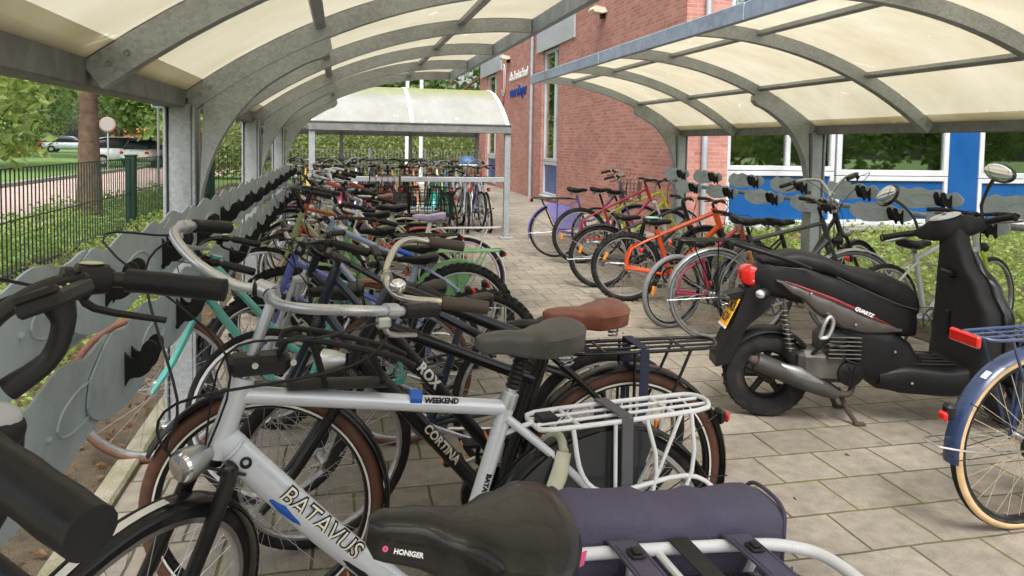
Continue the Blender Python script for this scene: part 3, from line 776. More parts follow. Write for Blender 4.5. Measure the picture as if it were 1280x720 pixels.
# left park
tree('tall tree with straight bare brown trunk just behind the green fence', -3.95, 13.1, 9, .135, 3.2, 3.4, LEAF_M, 7000, .22, 3, trunk_mat=BARK)
tree('bare trunked tree further along the green fence, second behind the shelter posts', -4.1, 22.5, 9, .2, 3, 3.2, LEAF_M, 5000, .25, 4)
PK = [(-16.5, 34, 9, .2, 4., 2.2, LEAF_M), (-17, 40, 10, .22, 5, 1.8, LEAF_D), (-9.5, 52, 11, .25, 4.5, 2.4, LEAF_M), (-15.5, 58, 12, .25, 6, 2., LEAF_D), (-22, 58, 12, .25, 6.5, 1.5, LEAF_M), (-27, 66, 13, .25, 7, 1.2, LEAF_D), (-6.5, 62, 12, .25, 5, 2., LEAF_D), (-33, 74, 14, .3, 8, 1.0, LEAF_M), (-20, 30, 8, .2, 3.6, 2.6, LEAF_M)]
PL = ['leafy park tree on the lawn left of the round sign', 'dark green park tree behind the lawn at the left edge', 'mid green tree above the white parked car', 'dark broad tree behind the parked cars', 'large pale tree at the back of the park', 'dark tree at the far left of the park', 'dark tree behind the shelter posts far away', 'tallest tree at the far left back of the park', 'light tree in front of the lawn at the left edge']
for i, a in enumerate(PK): tree(PL[i], *a, n=11000, ls=.25, seed=20+i, group='park trees across the road', nclump=70)
# trees behind the far shelter
BT = [(-2., 48, 13, .3, 6, 1.0, LEAF_D), (5.5, 44, 14, .3, 6, 1.0, LEAF_D), (12, 50, 13, .3, 6, 1.0, LEAF_M), (1.5, 40, 8, .2, 3.6, .6, LEAF_D), (-8, 40, 9, .2, 3.5, 1.2, LEAF_M)]
BL = ['tall dark tree rising behind the left end of the far shelter', 'tall dark tree rising behind the two white flagpoles', 'green tree beside the end of the brick school', 'dark bushy tree low behind the pale hedge', 'green tree left behind the shelter arches']
for i, a in enumerate(BT): tree(BL[i], *a, n=9000, ls=.38, seed=50+i, group='trees behind the far shelter', nclump=80)
# sapling whose leaves hang into the top left
tree('young tree with large fresh leaves hanging under the shelter beam at the left', -3.2, 7.7, 2.75, .03, .8, 1.3, LEAF_Y, 1500, .105, 9, nclump=30)
for i, (x, y, h) in enumerate(((17, -10, 8), (23.5, -11, 9), (30, -10, 8.5), (37, -11, 9))):
    tree(('bushy tree across the yard reflected in the left school window', 'taller bushy tree across the yard reflected in the wide school window', 'bushy tree across the yard reflected in the right school window', 'last bushy tree across the yard beyond the school windows')[i], x, y, h, .2, 4.2, .3, LEAF_M, 5000, .42, 80+i, group='trees across the yard', nclump=60)
# pale hedge
rnd = random.Random(5); hg = thing('hedge', 'pale feathery green hedge behind the railing of the far racks', 'hedge', (0, 29.5, 0))
mb = MB(); pts = [(rnd.uniform(-6, 7.4), rnd.gauss(0, .5), abs(rnd.gauss(0, 1))**.6*1.35*(1+.25*sin(i*.37))) for i in range(26000)]
leaves(mb, pts, .13, rnd); mb.build('foliage', LEAF_L, hg)
mb = MB()
for i in range(40):
    x = -6+i*.34; mb.tube([(x, 0, 0), (x+.05, .05, .9), (x+rnd.uniform(-.2, .2), 0, 1.7)], .02, 5)
mb.build('stems', BARK, hg)

def ground_cover(name, x0, x1, y0, y1, hfun, n, size, m, seed, label=None):
    rnd = random.Random(seed); mb = MB(); pts = []
    for i in range(n):
        x, y = rnd.uniform(x0, x1), rnd.uniform(y0, y1); h = hfun(x, y); pts.append((x, y, h*rnd.random()**.7))
    leaves(mb, pts, size, rnd, .35); o = mb.build(name, m, kind='stuff')
    if label: tag(o, label, 'plants')
    return o
bump = lambda x, y: .5+.5*sin(x*3.1+1.3*sin(y*2.3))*sin(y*2.7+x)
ground_cover('ground_cover', 4.55, 11.5, 2.8, 10.2, lambda x, y: .14+.3*bump(x, y)*min(1, (x-4.4)*1.6), 24000, .06, LEAF_Y, 11, 'low leafy green ground cover in the bed under the blue window panels')
ground_cover('weeds', -3.05, -1.5, 4.0, 16, lambda x, y: .06+.26*bump(x, y)*min(1, .3+(-1.3-x)), 15000, .048, LEAF_Y, 12, 'tall fresh green weeds growing between the fence and the rack')
ground_cover('shrubbery', -4.55, -3.2, 5, 20, lambda x, y: .12+.4*bump(x, y), 12000, .06, LEAF_Y, 13, 'green shrubs growing along the outside of the fence')
rnd = random.Random(17); mb = MB(); leaves(mb, [(rnd.uniform(-2.2, -.97), rnd.uniform(1, 9), .004+.012*rnd.random()) for _ in range(1500)], .045, rnd, .85)
tag(mb.build('leaf_litter', LITTER, kind='stuff'), 'dry brown leaf litter lying on the soil behind the kerb', 'leaf litter')
mb = MB(); leaves(mb, [(rnd.uniform(-.8, 3.8), rnd.uniform(1.6, 9), .004) for _ in range(70)], .028, rnd, .93)
tag(mb.build('fallen_leaves', LITTER, kind='stuff'), 'small fallen leaves scattered on the concrete slabs', 'leaf litter')

# ------------------------------------------------------------------ shelters
UPVS = mk('pale_seam_strip', (.6, .61, .62), .5, 0, .08, 3, dirt=.2)
RC, SE = 3.42, 2.15
prof = lambda s: 2.34-RC+sqrt(max(0, RC*RC-(s-2.1)**2))
def shelter(label, loc, rotz, y0, y1, posts, ribs, bar=None, thin=False, roof=None, fascia=GALVB, purl=(.66, 1.62), metal=GALV):
    root = thing('bike_shelter', label, 'bike shelter', loc, (0, 0, radians(rotz)), 'galvanised bike shelters')
    S_ = [SE*i/18 for i in range(19)]
    S_ = [.02+s*(SE-.02)/SE for s in S_]
    def tan(s): 
        d = (prof(s+.01)-prof(s-.01))/.02; l = sqrt(1+d*d); return 1/l, d/l
    for y in posts:
        if thin:
            p = MB(); p.box((-.02, y, .8), (.09, .09, 1.6), .006); p.box((-.02, y, .012), (.2, .2, .02), .004); p.build('post', metal, root); continue
        p = MB(); p.box((-.02, y, .79), (.11, .105, 1.66), .006); p.box((.047, y, .79), (.014, .15, 1.66), .003); p.box((-.087, y, .79), (.014, .15, 1.66), .003)
        p.box((-.02, y, .012), (.24, .22, .02), .004)
        for sx_ in (-.1, .06):
            for sy in (-.08, .08): p.lathe([(.014, 0), (.014, .014), (.001, .016)], MX.Translation((sx_, y+sy, .022)), 6)
        p.build('post', metal, root)
        # curved bracket under the rib
        out = []; inn = []
        for i in range(15):
            s = .06+.62*i/14; tx, tz = tan(s); out.append((s+tz*.052, prof(s)-tx*.052))
        q = [(.06, .98), (.075, 1.16), (.13, 1.36), (.23, 1.55), (.36, 1.70), (.5, 1.80), (.6, 1.855), (.672, 1.885), (.712, 1.93)]
        poly = out+[(V((a, b, 0)).x, b) for a, b in [(p_.x, p_.y) for p_ in cr_path([(a, b, 0) for a, b in q[::-1]], 4)]]
        g = MB(); g.prism(poly, y-.045, y+.045); g.build('bracket', metal, root)
    for y in ribs:
        r = MB(); rs = []
        for s in S_:
            tx, tz = tan(s); c = (s, prof(s)); w, h = .032, .048
            rs.append([(c[0]-tz*h, y-w, c[1]+tx*h), (c[0]-tz*h, y+w, c[1]+tx*h), (c[0]+tz*h, y+w, c[1]-tx*h), (c[0]+tz*h, y-w, c[1]-tx*h)])
        r.loft(rs, smooth=False)
        for s in (.07, .12): 
            for yy in (-.034, .034): r.lathe([(.009, -.003), (.009, .003)], MX.Translation((s, y+yy, prof(s)+.0)) @ RY, 8)
        r.build('rib', metal, root)
    L = y1-y0; ym = (y0+y1)/2
    e = MB(); e.box((-.045, ym, 1.665), (.10, L, .125), .006); e.box((-.1, ym, 1.732), (.02, L, .02), .003); e.build('eave_beam', GALVD, root)
    e = MB(); a = V((-.02, 0, 1.742)); e.add([(-.06, y0, 1.738), (.085, y0, 1.746), (.085, y1, 1.746), (-.06, y1, 1.738)], [(0, 1, 2, 3)], 0, False); e.build('gutter_strip', roof or ROOF, root)
    f = MB(); n = max(1, round(L/3)); 
    for i in range(n):
        f.box((SE+.03, y0+L*(i+.5)/n, prof(SE)+.0), (.045, L/n-.012, .12), .006)
    f.build('fascia', fascia, root)
    for s in purl:
        tx, tz = tan(s); pb = MB(); c = V((s, 0, prof(s)))+V((-tz, 0, tx))*.026
        M = MX.Translation((c.x, ym, c.z)) @ MX.Rotation(-atan2(tz, tx), 4, 'Y'); pb.box((0, 0, 0), (.055, L, .036), .004, 0, M); pb.build('purlin', metal, root)
    rb = sorted(ribs); edges = [y0]+[y for y in rb if y0+.3 < y < y1-.3]+[y1]
    for a, b in zip(edges, edges[1:]):
        pm = MB(); rs = []
        for s in [-.03+SE*1.0*i/22*(1+.04/SE) for i in range(23)]:
            tx, tz = tan(max(s, .0)); d = .052
            rs.append([(s-tz*d, a+.004, prof(s)+tx*d), (s-tz*d, b-.004, prof(s)+tx*d)])
        pm.loft(rs, closed=False, caps=False); pm.build('roof_panel', roof or ROOF, root)
    for y in ribs:
        sm_ = MB(); rs = []
        for s in S_:
            tx, tz = tan(s); rs.append([(s-tz*.056, y-.03, prof(s)+tx*.056), (s-tz*.056, y+.03, prof(s)+tx*.056), (s-tz*.063, y+.03, prof(s)+tx*.063), (s-tz*.063, y-.03, prof(s)+tx*.063)])
        sm_.loft(rs, smooth=False); sm_.build('seam_strip', UPVS, root)
    if bar:
        for zz in (bar if isinstance(bar, tuple) else (bar,)):
            b = MB(); b.box((-.02, ym, zz), (.06, L-.1, .075), .006); b.build('rack_rail', metal, root)
    return root
LX, RX = -.76, 4.75
LP = [1.05, 4.0, 6.95, 9.85]
shelter('nearest galvanised bike shelter arching overhead on the left, over the long row of bicycles', (LX, 0, 0), 0, -.4, 10.0, LP, [-.42]+[2.52, 1.05, 4.0, 5.47, 6.95, 8.4, 9.85], None, roof=ROOFL)
RP = [3.65, 6.75, 9.85]
shelter('bike shelter on the right with its cream curved roof in front of the school windows', (RX, 0, 0), 180, -10.0, -1.6, [-y for y in RP], [-9.85, -8.3, -6.75, -5.2, -3.65, -2.1])
shelter('far bike shelter seen from behind across the yard, pale roof stained green along its ridge', (0, 11.05, 0), 90, -2.52, .46, [-2.47, .41], [-2.49, -1.03, .43], .9, fascia=GALV, thin=True, roof=ROOFW)
shelter('last bike shelter beyond the far one, only its dark beam and posts showing', (0, 19.3, 0), -90, -2.0, 3.55, [-1.95, .0, 1.75, 3.5], [-1.95, .0, 1.75, 3.5], (.98,), fascia=GALVD, metal=GALVD, thin=True, roof=ROOFW)

# ------------------------------------------------------------------ hanging racks
CLAMP = mk('black_rubber', (.012, .012, .013), .6, 0, .25, 25, dirt=.15)
cl_poly = cr_path([(0, -.06, 0), (0, .055, 0), (.012, .075, 0), (.035, .04, 0), (.06, .025, 0), (.085, .045, 0), (.1, .085, 0), (.125, .1, 0), (.15, .085, 0), (.155, .05, 0), (.14, .01, 0), (.125, -.03, 0), (.09, -.055, 0), (.05, -.06, 0), (.02, -.1, 0), (0, -.06, 0)], 3)[:-1]
def rack(label, loc, rotz, stations, y0, y1, L=1.0, up_z=1.03, lo_z=.80, cs=.68, hs_=1.22):
    root = thing('bike_rack', label, 'bike rack', loc, (0, 0, radians(rotz)), 'wavy steel racks with black rubber clamps')
    MB().tube([(-.035, y0, .92), (-.035, y1, .92)], .024, 10).build('rack_rail', GALV, root)
    rnd = random.Random(3)
    for i, y in enumerate(stations):
        hi = i % 2 == 0; z = up_z if hi else lo_z; x = (.0 if hi else .045)+.0085*((i//2) % 2)
        half = L*.62
        base = [(-half, .04), (-half*.72, .098), (-half*.5, .084), (-half*.2, .108), (half*.1, .086), (half*.35, .10), (half*.6, .068), (half*.8, .088), (half, .03), (half*.93, -.03), (half*.7, -.05), (half*.55, -.04), (half*.2, -.07), (-half*.35, -.10), (-half*.75, -.085), (-half*1.02, -.03)]
        poly = [(p.x+y, p.y+z+.00*p.x) for p in cr_path([(a, b, 0) for a, b in [(a, b*hs_) for a, b in base+[base[0]]]], 4)[:-1]]
        pm = MB(); pm.prism(poly, x, x+.006, 'yz'); 
        # pressed oval bead
        pm.tube([(x+.007, y+.15*cos(a*pi/10), z+.045*sin(a*pi/10)) for a in range(21)], .004, 5, caps=False)
        pm.lathe([(.008, 0), (.008, .008), (.001, .01)], MX.Translation((x+.006, y-.2, z)) @ MX.Rotation(pi/2, 4, 'Y'), 8)
        pl = pm.build('plate', PLATE, root)
        for k in (-1, 1):
            c = MB(); yy = y+half*.62+k*.035
            c.prism([(p.x*cs+x-.004, p.y*cs+z) for p in cl_poly], yy-.006, yy+.006); c.build('clamp', CLAMP, root)
    return root
rack('long wavy steel rack with black rubber clamps along the left row of bicycles', (LX+.1, 0, 0), 0, [1.92+.68*(i//2) if i % 2 == 0 else 1.93+.68*(i//2) for i in range(24)], 1.7, 10.0)
rack('wavy steel rack with black rubber clamps in front of the blue window panels', (RX-.1, 0, 0), 180, [-9.7+.46*i for i in range(16)], -10., -2.2, L=.62, cs=.72, hs_=.86, up_z=1.06, lo_z=.90)

# ------------------------------------------------------------------ fences
FGREEN = mk('dark_green_paint', (.012, .035, .025), .45, 0, .12, 8, dirt=.1)
def bar_fence(name, label, x0, y0, x1, y1, posts, h=1.15, z0=.06, step=.1, m=FGREEN, pr=.085, br=.0055, rails=(.62,)):
    root = thing(name, label, 'fence', (x0, y0, 0), (0, 0, atan2(y1-y0, x1-x0)))
    L = sqrt((x1-x0)**2+(y1-y0)**2); n = int(L/step); mb = MB()
    for i in range(n+1):
        x = i*step; mb.add([(x-br, -br, z0), (x+br, -br, z0), (x+br, br, z0), (x-br, br, z0), (x-br, -br, h), (x+br, -br, h), (x+br, br, h), (x-br, br, h)], [(0, 1, 5, 4), (1, 2, 6, 5), (2, 3, 7, 6), (3, 0, 4, 7)], 0, False)
    for z in (h, z0+.05)+rails:
        for s in (-1, 1): mb.tube([(0, s*.009, z), (L, s*.009, z)], .0055, 6)
    mb.build('bar_panel', m, root)
    for t in posts:
        p = MB(); p.box((t, 0, h/2), (pr*1.3, pr, h+.06), .006); p.box((t, 0, h+.045), (pr*1.45, pr*1.15, .03), .008); p.build('post', m, root)
    return root
bar_fence('bar_fence', 'dark green bar fence with thick square posts between the left rack and the road', -3.1, 2.5, -3.1, 19.0, [3.2, 9.7], 1.13, pr=.13)
bar_fence('bar_fence', 'short dark green bar gate between two thick posts behind the second left shelter post', -3.1, 19.1, -2.15, 19.1, [0, .95], 1.13, pr=.16)
bar_fence('bar_fence', 'low grey railing in front of the pale hedge at the back of the yard', -3, 27.2, 5, 27.2, [0, 2, 4, 6, 8], 1.15, m=GALVD, step=.12, br=.01, pr=.06)

# ------------------------------------------------------------------ flagpoles, signs
for x, l in ((2.2, 'left of the two white flagpoles behind the far shelter'), (2.68, 'right of the two white flagpoles behind the far shelter')):
    r = thing('flagpole', l, 'flagpole', (x, 25.6, 0), group='white flagpoles'); MB().tube([(0, 0, 0), (0, 0, 4), (0, 0, 8.5)], [.07, .065, .035], 14, 2).build('pole', WHT, r)
    m = MB(); m.ell((0, 0, 8.53), (.06, .06, .05), 12, 8); m.box((0, 0, .05), (.25, .25, .12), .02); m.build('cap', WHT, r)
r = thing('road_sign', 'round pale road sign on a thin pole beside the parked cars', 'road sign', (-9.6, 34.3, 0))
MB().tube([(0, 0, 0), (0, 0, 2.3)], .03, 10).build('pole', GALV, r)
m = MB(); m.lathe([(.001, -.015), (.30, -.015), (.32, 0), (.30, .015), (.001, .015)], MX.Translation((0, -.05, 1.97)) @ RY, 36); m.build('sign_plate', mk('sign_rim', (.28, .17, .16), .6), r)
m = MB(); m.lathe([(.001, 0), (.26, 0)], MX.Translation((0, -.07, 1.97)) @ RY, 36); m.build('sign_face', mk('sign_face', (.27, .25, .24), .6), r)
r = thing('street_sign', 'small blue sign with a white border peeping out beside the nearest left post', 'road sign', (-3.67, 16.5, 0))
MB().tube([(0, 0, 0), (0, 0, 2.3)], .025, 10).build('pole', GALV, r)
m = MB(); m.box((0, -.04, 2.14), (.24, .012, .13), .004); m.build('sign_plate', WHT, r)
m = MB(); m.box((0, -.051, 2.14), (.20, .004, .10), 0); m.build('sign_face', mk('sign_blue', (.02, .12, .5), .4), r)

# ------------------------------------------------------------------ cars and house in the distance
def car(label, x, y, head, col, tail_dark=False):
    root = thing('parked_car', label, 'car', (x, y, -.03), (0, 0, radians(head)), 'cars parked across the road')
    pm = mk('car_paint', col, .25, .1, .05, 4, coat=.5)
    b = MB(); loftx(b, [(-2.1, .7, .45, .8), (-2.0, .82, .32, .92), (-1.2, .86, .25, .95), (.9, .86, .25, .95), (1.7, .82, .28, .85), (2.15, .66, .4, .68)], 20, .45, 20); b.build('body', pm, root)
    c = MB(); loftx(c, [(-1.95, .62, .85, .95), (-1.6, .68, .85, 1.35), (-.9, .7, .85, 1.47), (.1, .7, .85, 1.46), (.7, .68, .85, 1.2), (1.2, .62, .85, .93)], 20, .5, 16); c.build('cabin', mk('car_glass', (.02, .025, .03), .1, 0, .1, 4, coat=.5), root)
    rf = MB(); loftx(rf, [(-1.75, .6, 1.3, 1.4), (-.9, .66, 1.44, 1.495), (.1, .66, 1.42, 1.485), (.45, .6, 1.3, 1.36)], 16, .6, 10); rf.build('roof', mk('car_roof_dark', (.015, .02, .06), .3) if tail_dark else pm, root)
    for sx_ in (-1.3, 1.35):
        for s in (-1, 1):
            w_ = MB(); M = MX.Translation((sx_, s*.78, .31)) @ RY
            w_.lathe([(.17, -.1), (.31, -.1), (.315, 0), (.31, .1), (.17, .1)], M, 24, 0); w_.lathe([(.001, -.08), (.2, -.09), (.2, .09), (.001, .08)], M, 18, 1); w_.build('wheel', [RUB, ALU], root)
    for s in (-1, 1):
        t = MB(); t.box((-2.08, s*.62, .72), (.08, .2, .14), .03); t.build('tail_light', REDL, root)
        t = MB(); t.box((2.02, s*.58, .63), (.14, .22, .1), .03); t.build('headlight', CLEAR, root)
    p = MB(); p.box((-2.12, 0, .55), (.02, .5, .11), .004); p.build('number_plate', mk('yellow_plate', (.8, .5, .03), .4), root)
    return root
car('silver white car parked side on behind the tree trunk', -10.6, 41.5, 20, (.6, .62, .65))
car('white car with dark navy rounded roof behind the green fence post', -9.35, 41.5, 75, (.7, .72, .74), True)
car('small red car parked at the far left behind the lawn', -28, 76, 60, (.45, .03, .03))
car('pale blue car parked beyond the lawn between the tree trunks', -24.5, 76, 5, (.5, .55, .62))
r = thing('brick_house', 'distant house with orange red tiled roof behind the parked cars', 'house', (-17.6, 76, 0))
r.scale = (.42, .5, .62)
m = MB(); m.box((0, 0, 1.6), (14, 7, 3.2), .02); m.build('wall', mk('house_wall', (.45, .16, .1), .8, 0, .2, 1.2), r)
m = MB(); m.prism([(-3.9, 3.1), (0, 6), (3.9, 3.1)], -7.3, 7.3, 'yz'); m.v = [(y_, x_, z_) if False else (x_, y_, z_) for x_, y_, z_ in m.v]; m.build('roof', mk('roof_tiles', (.5, .13, .06), .7, 0, .2, 3), r)
for i in range(5):
    m = MB(); m.box((-5.2+i*2.6, -3.52, 1.7), (1.3, .08, 1.3), .01); wn = m.build('window', WHT, r); m = MB(); m.box((-5.2+i*2.6, -3.58, 1.7), (1.1, .04, 1.1), 0); m.build('pane', mk('dark_pane', (.02, .025, .03), .08), wn)

# ------------------------------------------------------------------ school
WX, WY = 5.1, 10.45
sch = thing('school_building', 'pink red brick school with white window frames and bright blue panels', 'school', (0, 0, 0))
UPV = mk('white_window_frame', (.50, .52, .545), .4, 0, .06, 3, dirt=.3)
BLUE = mk('blue_panel', (.005, .068, .235), .3, 0, .06, 2, coat=.2)
LINT = mk('grey_lintel_panel', (.42, .44, .48), .5, 0, .08, 2)
def wall_cells(mb, u0, u1, z0, z1, holes, fn):
    us = sorted({u0, u1}|{u for h in holes for u in h[:2]}); zs = sorted({z0, z1}|{z for h in holes for z in h[2:]})
    for a, b in zip(us, us[1:]):
        for c, d in zip(zs, zs[1:]):
            mu, mz = (a+b)/2, (c+d)/2
            if any(h[0] < mu < h[1] and h[2] < mz < h[3] for h in holes): continue
            fn(mb, a, b, c, d)
SIDE_H = [(17.25, 18.75, .12, 4.7), (24.6, 26.4, .12, 4.7)]
FRONT_H = [(5.85, 16, .22, 2.55), (5.85, 9.5, 3.35, 5.0)]
m = MB(); wall_cells(m, WY+.24, 27.4, 0, 6.6, SIDE_H, lambda b, a, e, c, d: b.box((WX+.12, (a+e)/2, (c+d)/2), (.24, e-a, d-c), 0)); m.build('wall', BRICK, sch)
m = MB(); wall_cells(m, WX, 16, 0, 6.6, FRONT_H, lambda b, a, e, c, d: b.box(((a+e)/2, WY+.12, (c+d)/2), (e-a, .24, d-c), 0)); m.build('wall', BRICK, sch)
m = MB(); m.box((WX+.12, 27.52, 3.3), (.24, .24, 6.6), 0); m.box((10.6, 27.4, 3.3), (10.8, .24, 6.6), 0); m.build('wall', BRICK, sch)
m = MB(); m.box((10.7, 19, 6.68), (11.6, 17.4, .16), .02); m.build('roof', mk('roof_felt', (.08, .08, .085), .8), sch)
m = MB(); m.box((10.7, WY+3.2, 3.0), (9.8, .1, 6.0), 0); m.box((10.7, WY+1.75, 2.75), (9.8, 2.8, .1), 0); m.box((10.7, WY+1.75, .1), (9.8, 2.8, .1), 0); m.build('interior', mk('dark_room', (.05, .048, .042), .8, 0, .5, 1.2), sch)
def framed(u0, u1, z0, z1, axis, depth, fr=.06, mulls=(), trans=(), name='window', pane=GLASS, th=.07):
    b = MB()
    def bx(a, e, c, d):
        if axis == 'y': b.box(((a+e)/2, depth, (c+d)/2), (e-a, th, d-c), .006)
        else: b.box((depth, (a+e)/2, (c+d)/2), (th, e-a, d-c), .006)
    bx(u0, u0+fr, z0, z1); bx(u1-fr, u1, z0, z1); bx(u0+fr, u1-fr, z0, z0+fr); bx(u0+fr, u1-fr, z1-fr, z1)
    for q in mulls: bx(q-fr*.5, q+fr*.5, z0+fr, z1-fr)
    for q in trans: bx(u0+fr, u1-fr, q-fr*.5, q+fr*.5)
    w_ = b.build(name, UPV, sch)
    p = MB(); t2 = .012
    if axis == 'y': p.box(((u0+u1)/2, depth+.01, (z0+z1)/2), (u1-u0-fr, t2, z1-z0-fr), 0)
    else: p.box((depth+.01, (u0+u1)/2, (z0+z1)/2), (t2, u1-u0-fr, z1-z0-fr), 0)
    p.build('pane' if pane is GLASS else 'panel', pane, w_); return w_
D = WY+.09
framed(5.86, 7.80, 1.10, 2.54, 'y', D, .075, (6.95,)); framed(7.84, 10.0, 1.03, 2.54, 'y', D, .095); framed(10.62, 13.2, 1.0, 2.54, 'y', D, .095); framed(13.25, 15.9, 1.0, 2.54, 'y', D, .095)
framed(5.86, 7.80, .23, 1.09, 'y', D, .075, name='panel_frame', pane=BLUE); framed(7.84, 10.0, .23, 1.02, 'y', D, .075, name='panel_frame', pane=BLUE); framed(10.62, 13.2, .23, .99, 'y', D, .075, name='panel_frame', pane=BLUE)
m = MB(); m.box((10.31, D, 1.39), (.60, .05, 2.3), .005); m.build('panel', BLUE, sch)
m = MB(); m.box((10.8, WY-.02, .19), (10, .13, .09), .01); m.build('sill', mk('grey_sill', (.30, .30, .30), .6, 0, .15, 3, dirt=.4), sch)
framed(5.86, 7.6, 3.36, 4.99, 'y', D, .08); framed(7.64, 9.49, 3.36, 4.99, 'y', D, .08)
for y0, y1 in ((17.26, 18.74), (24.61, 26.39)):
    framed(y0, y1, 1.02, 3.86, 'x', WX+.1, .08, (y0+.5,), (3.1,)); framed(y0, y1, .14, 1.01, 'x', WX+.1, .08, name='panel_frame', pane=BLUE)
    m = MB(); m.box((WX+.12, (y0+y1)/2, .115), (.3, y1-y0+.1, .05), .006); m.build('sill', LINT, sch)
for y0, y1 in ((15.98, 19.22), (23.75, 27.38)):
    m = MB(); m.box((WX-.015, (y0+y1)/2, 4.29), (.05, y1-y0, .86), .006); m.build('lintel_panel', LINT, sch)
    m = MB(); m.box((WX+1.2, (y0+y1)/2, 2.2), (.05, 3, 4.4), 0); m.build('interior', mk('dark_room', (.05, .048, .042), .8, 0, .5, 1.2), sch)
# downpipes
PIPE = mk('zinc_pipe', (.42, .45, .5), .45, .4, .1, 4)
for x, y in ((5.42, WY-.075), (WX-.075, 19.55)):
    m = MB(); m.tube([(x, y, .0), (x, y, 6.5)], .045, 14)
    for z in (.9, 2.5, 4.1, 5.6): m.lathe([(.045, -.03), (.054, -.03), (.054, .03), (.045, .03)], MX.Translation((x, y, z)), 14)
    m.build('downpipe', PIPE, sch)
# wall lamps
for y in (14.1, 22.65):
    m = MB(); m.prism([(0, 0), (-.05, .09), (-.24, .12), (-.30, .05), (-.27, .0), (-.1, -.02)], y-.16, y+.16); m.v = [(x_+WX, y_, z_+4.08) for x_, y_, z_ in m.v]; l_ = m.build('wall_lamp', mk('cream_lamp', (.66, .6, .47), .45), sch)
    m = MB(); m.box((WX-.05, y, 4.02), (.09, .1, .1), .01); m.build('lamp_bracket', BLKP, l_)
# sign
m = MB(); m.box((WX-.008, 21.5, 3.28), (.012, .02, .02), 0); sg = m.build('school_sign', WHT, sch)
TW = mk('sign_white', (.8, .8, .8), .4); TB = mk('sign_letter_blue', (.01, .05, .3), .35)
for txt, z, h, mm in (('cbs. basisschool', 3.5, .36, TW), ('voorvlieger', 3.02, .46, TB)):
    M = frame_mat((WX-.012, 21.4, z), (0, -1, 0), (0, 0, 1)); text_mesh(txt, h, M, mm, 'lettering', sg, None, 0, .008, .01)
RED = mk('sign_red', (.36, .08, .10), .5)
m = MB(); m.lathe([(.001, 0), (.42, 0), (.42, .02), (.001, .02)], frame_mat((WX-.012, 23.42, 3.5), (0, -1, 0), (0, 0, 1)) @ MX.Diagonal((.75, 1.25, 1, 1)), 32); lg = m.build('logo', TW, sg)
m = MB(); M = frame_mat((WX-.036, 23.42, 3.5), (0, -1, 0), (0, 0, 1))
m.lathe([(.35, 0), (.37, 0), (.37, .004), (.35, .004)], M @ MX.Diagonal((.75, 1.25, 1, 1)), 32); m.tube([(0, -.3, 0), (0, .3, 0)], .05, 6, M=M); m.build('logo_ring', RED, lg)
m = MB(); m.tube([(0, -.5, .0), (.1, -.68, 0), (-.08, -.86, 0), (.06, -1.05, 0), (0, -1.2, 0)], [.03, .028, .024, .02, .01], 6, 4, M=M); m.build('logo_tail', RED, lg)
# curtain and potted plant behind the glass
m = MB(); rs = []
for i in range(9):
    z = 1.15+1.35*i/8; rs.append([(6.0+.05*j+.0+.12*(i/8)*j/8, D+.16+.03*sin(j*2.2), z) for j in range(9)])
m.loft(rs, closed=False, caps=False); tag(m.build('curtain', mk('yellow_curtain', (.75, .5, .08), .8)), 'yellow curtain hanging inside the left school window', 'curtain')
pp = thing('potted_plant', 'leafy potted plant on the sill inside the school window', 'plant', (9.45, D+.35, 1.05))
m = MB(); m.lathe([(.001, 0), (.09, 0), (.12, .18), (.1, .18), (.09, .15), (.001, .15)], None, 18); m.build('pot', WHT, pp)
rnd = random.Random(2); m = MB(); leaves(m, [(q.x*.42, q.y*.2, .34+q.z*.18) for q in (rand_in(rnd) for _ in range(500))], .09, rnd); m.build('foliage', LEAF_L, pp)

# ------------------------------------------------------------------ hero bicycles
SILV = mk('silver_lacquer', (.66, .69, .75), .3, .25, .04, 6, coat=.5, dirt=.12)
BROWN_T = mk('brown_tyre', (.11, .045, .028), .75, 0, .2, 30, .3, 120, dirt=.25)
REFL = mk('reflective_strip', (.72, .70, .66), .4)
BROWN_L = mk('brown_leather', (.23, .075, .045), .38, 0, .15, 18, .15, 90, coat=.15)
GREY_L = mk('worn_grey_vinyl', (.075, .073, .068), .4, 0, .15, 10, .12, 140)
BLK_L = mk('black_vinyl', (.014, .0135, .013), .34, 0, .25, 6, .1, 160, coat=.3)
TAN = mk('tan_sidewall', (.55, .38, .2), .75, 0, .12, 20, dirt=.2)
NAVY = paint((.025, .045, .11)); GSMOKE = mk('smoke_plastic', (.03, .034, .04), .25, 0, .2, 6, coat=.3)
LG = 'bicycles parked in the left row'; RG = 'bicycles parked in the right row'; FG = 'bicycles under the far shelter'; BG = 'bicycles in the back rows'
LETW = mk('cream_lettering', (.78, .76, .62), .4); LETD = mk('black_lettering', (.015, .015, .02), .4); LETB = mk('blue_decal', (.01, .10, .45), .35)

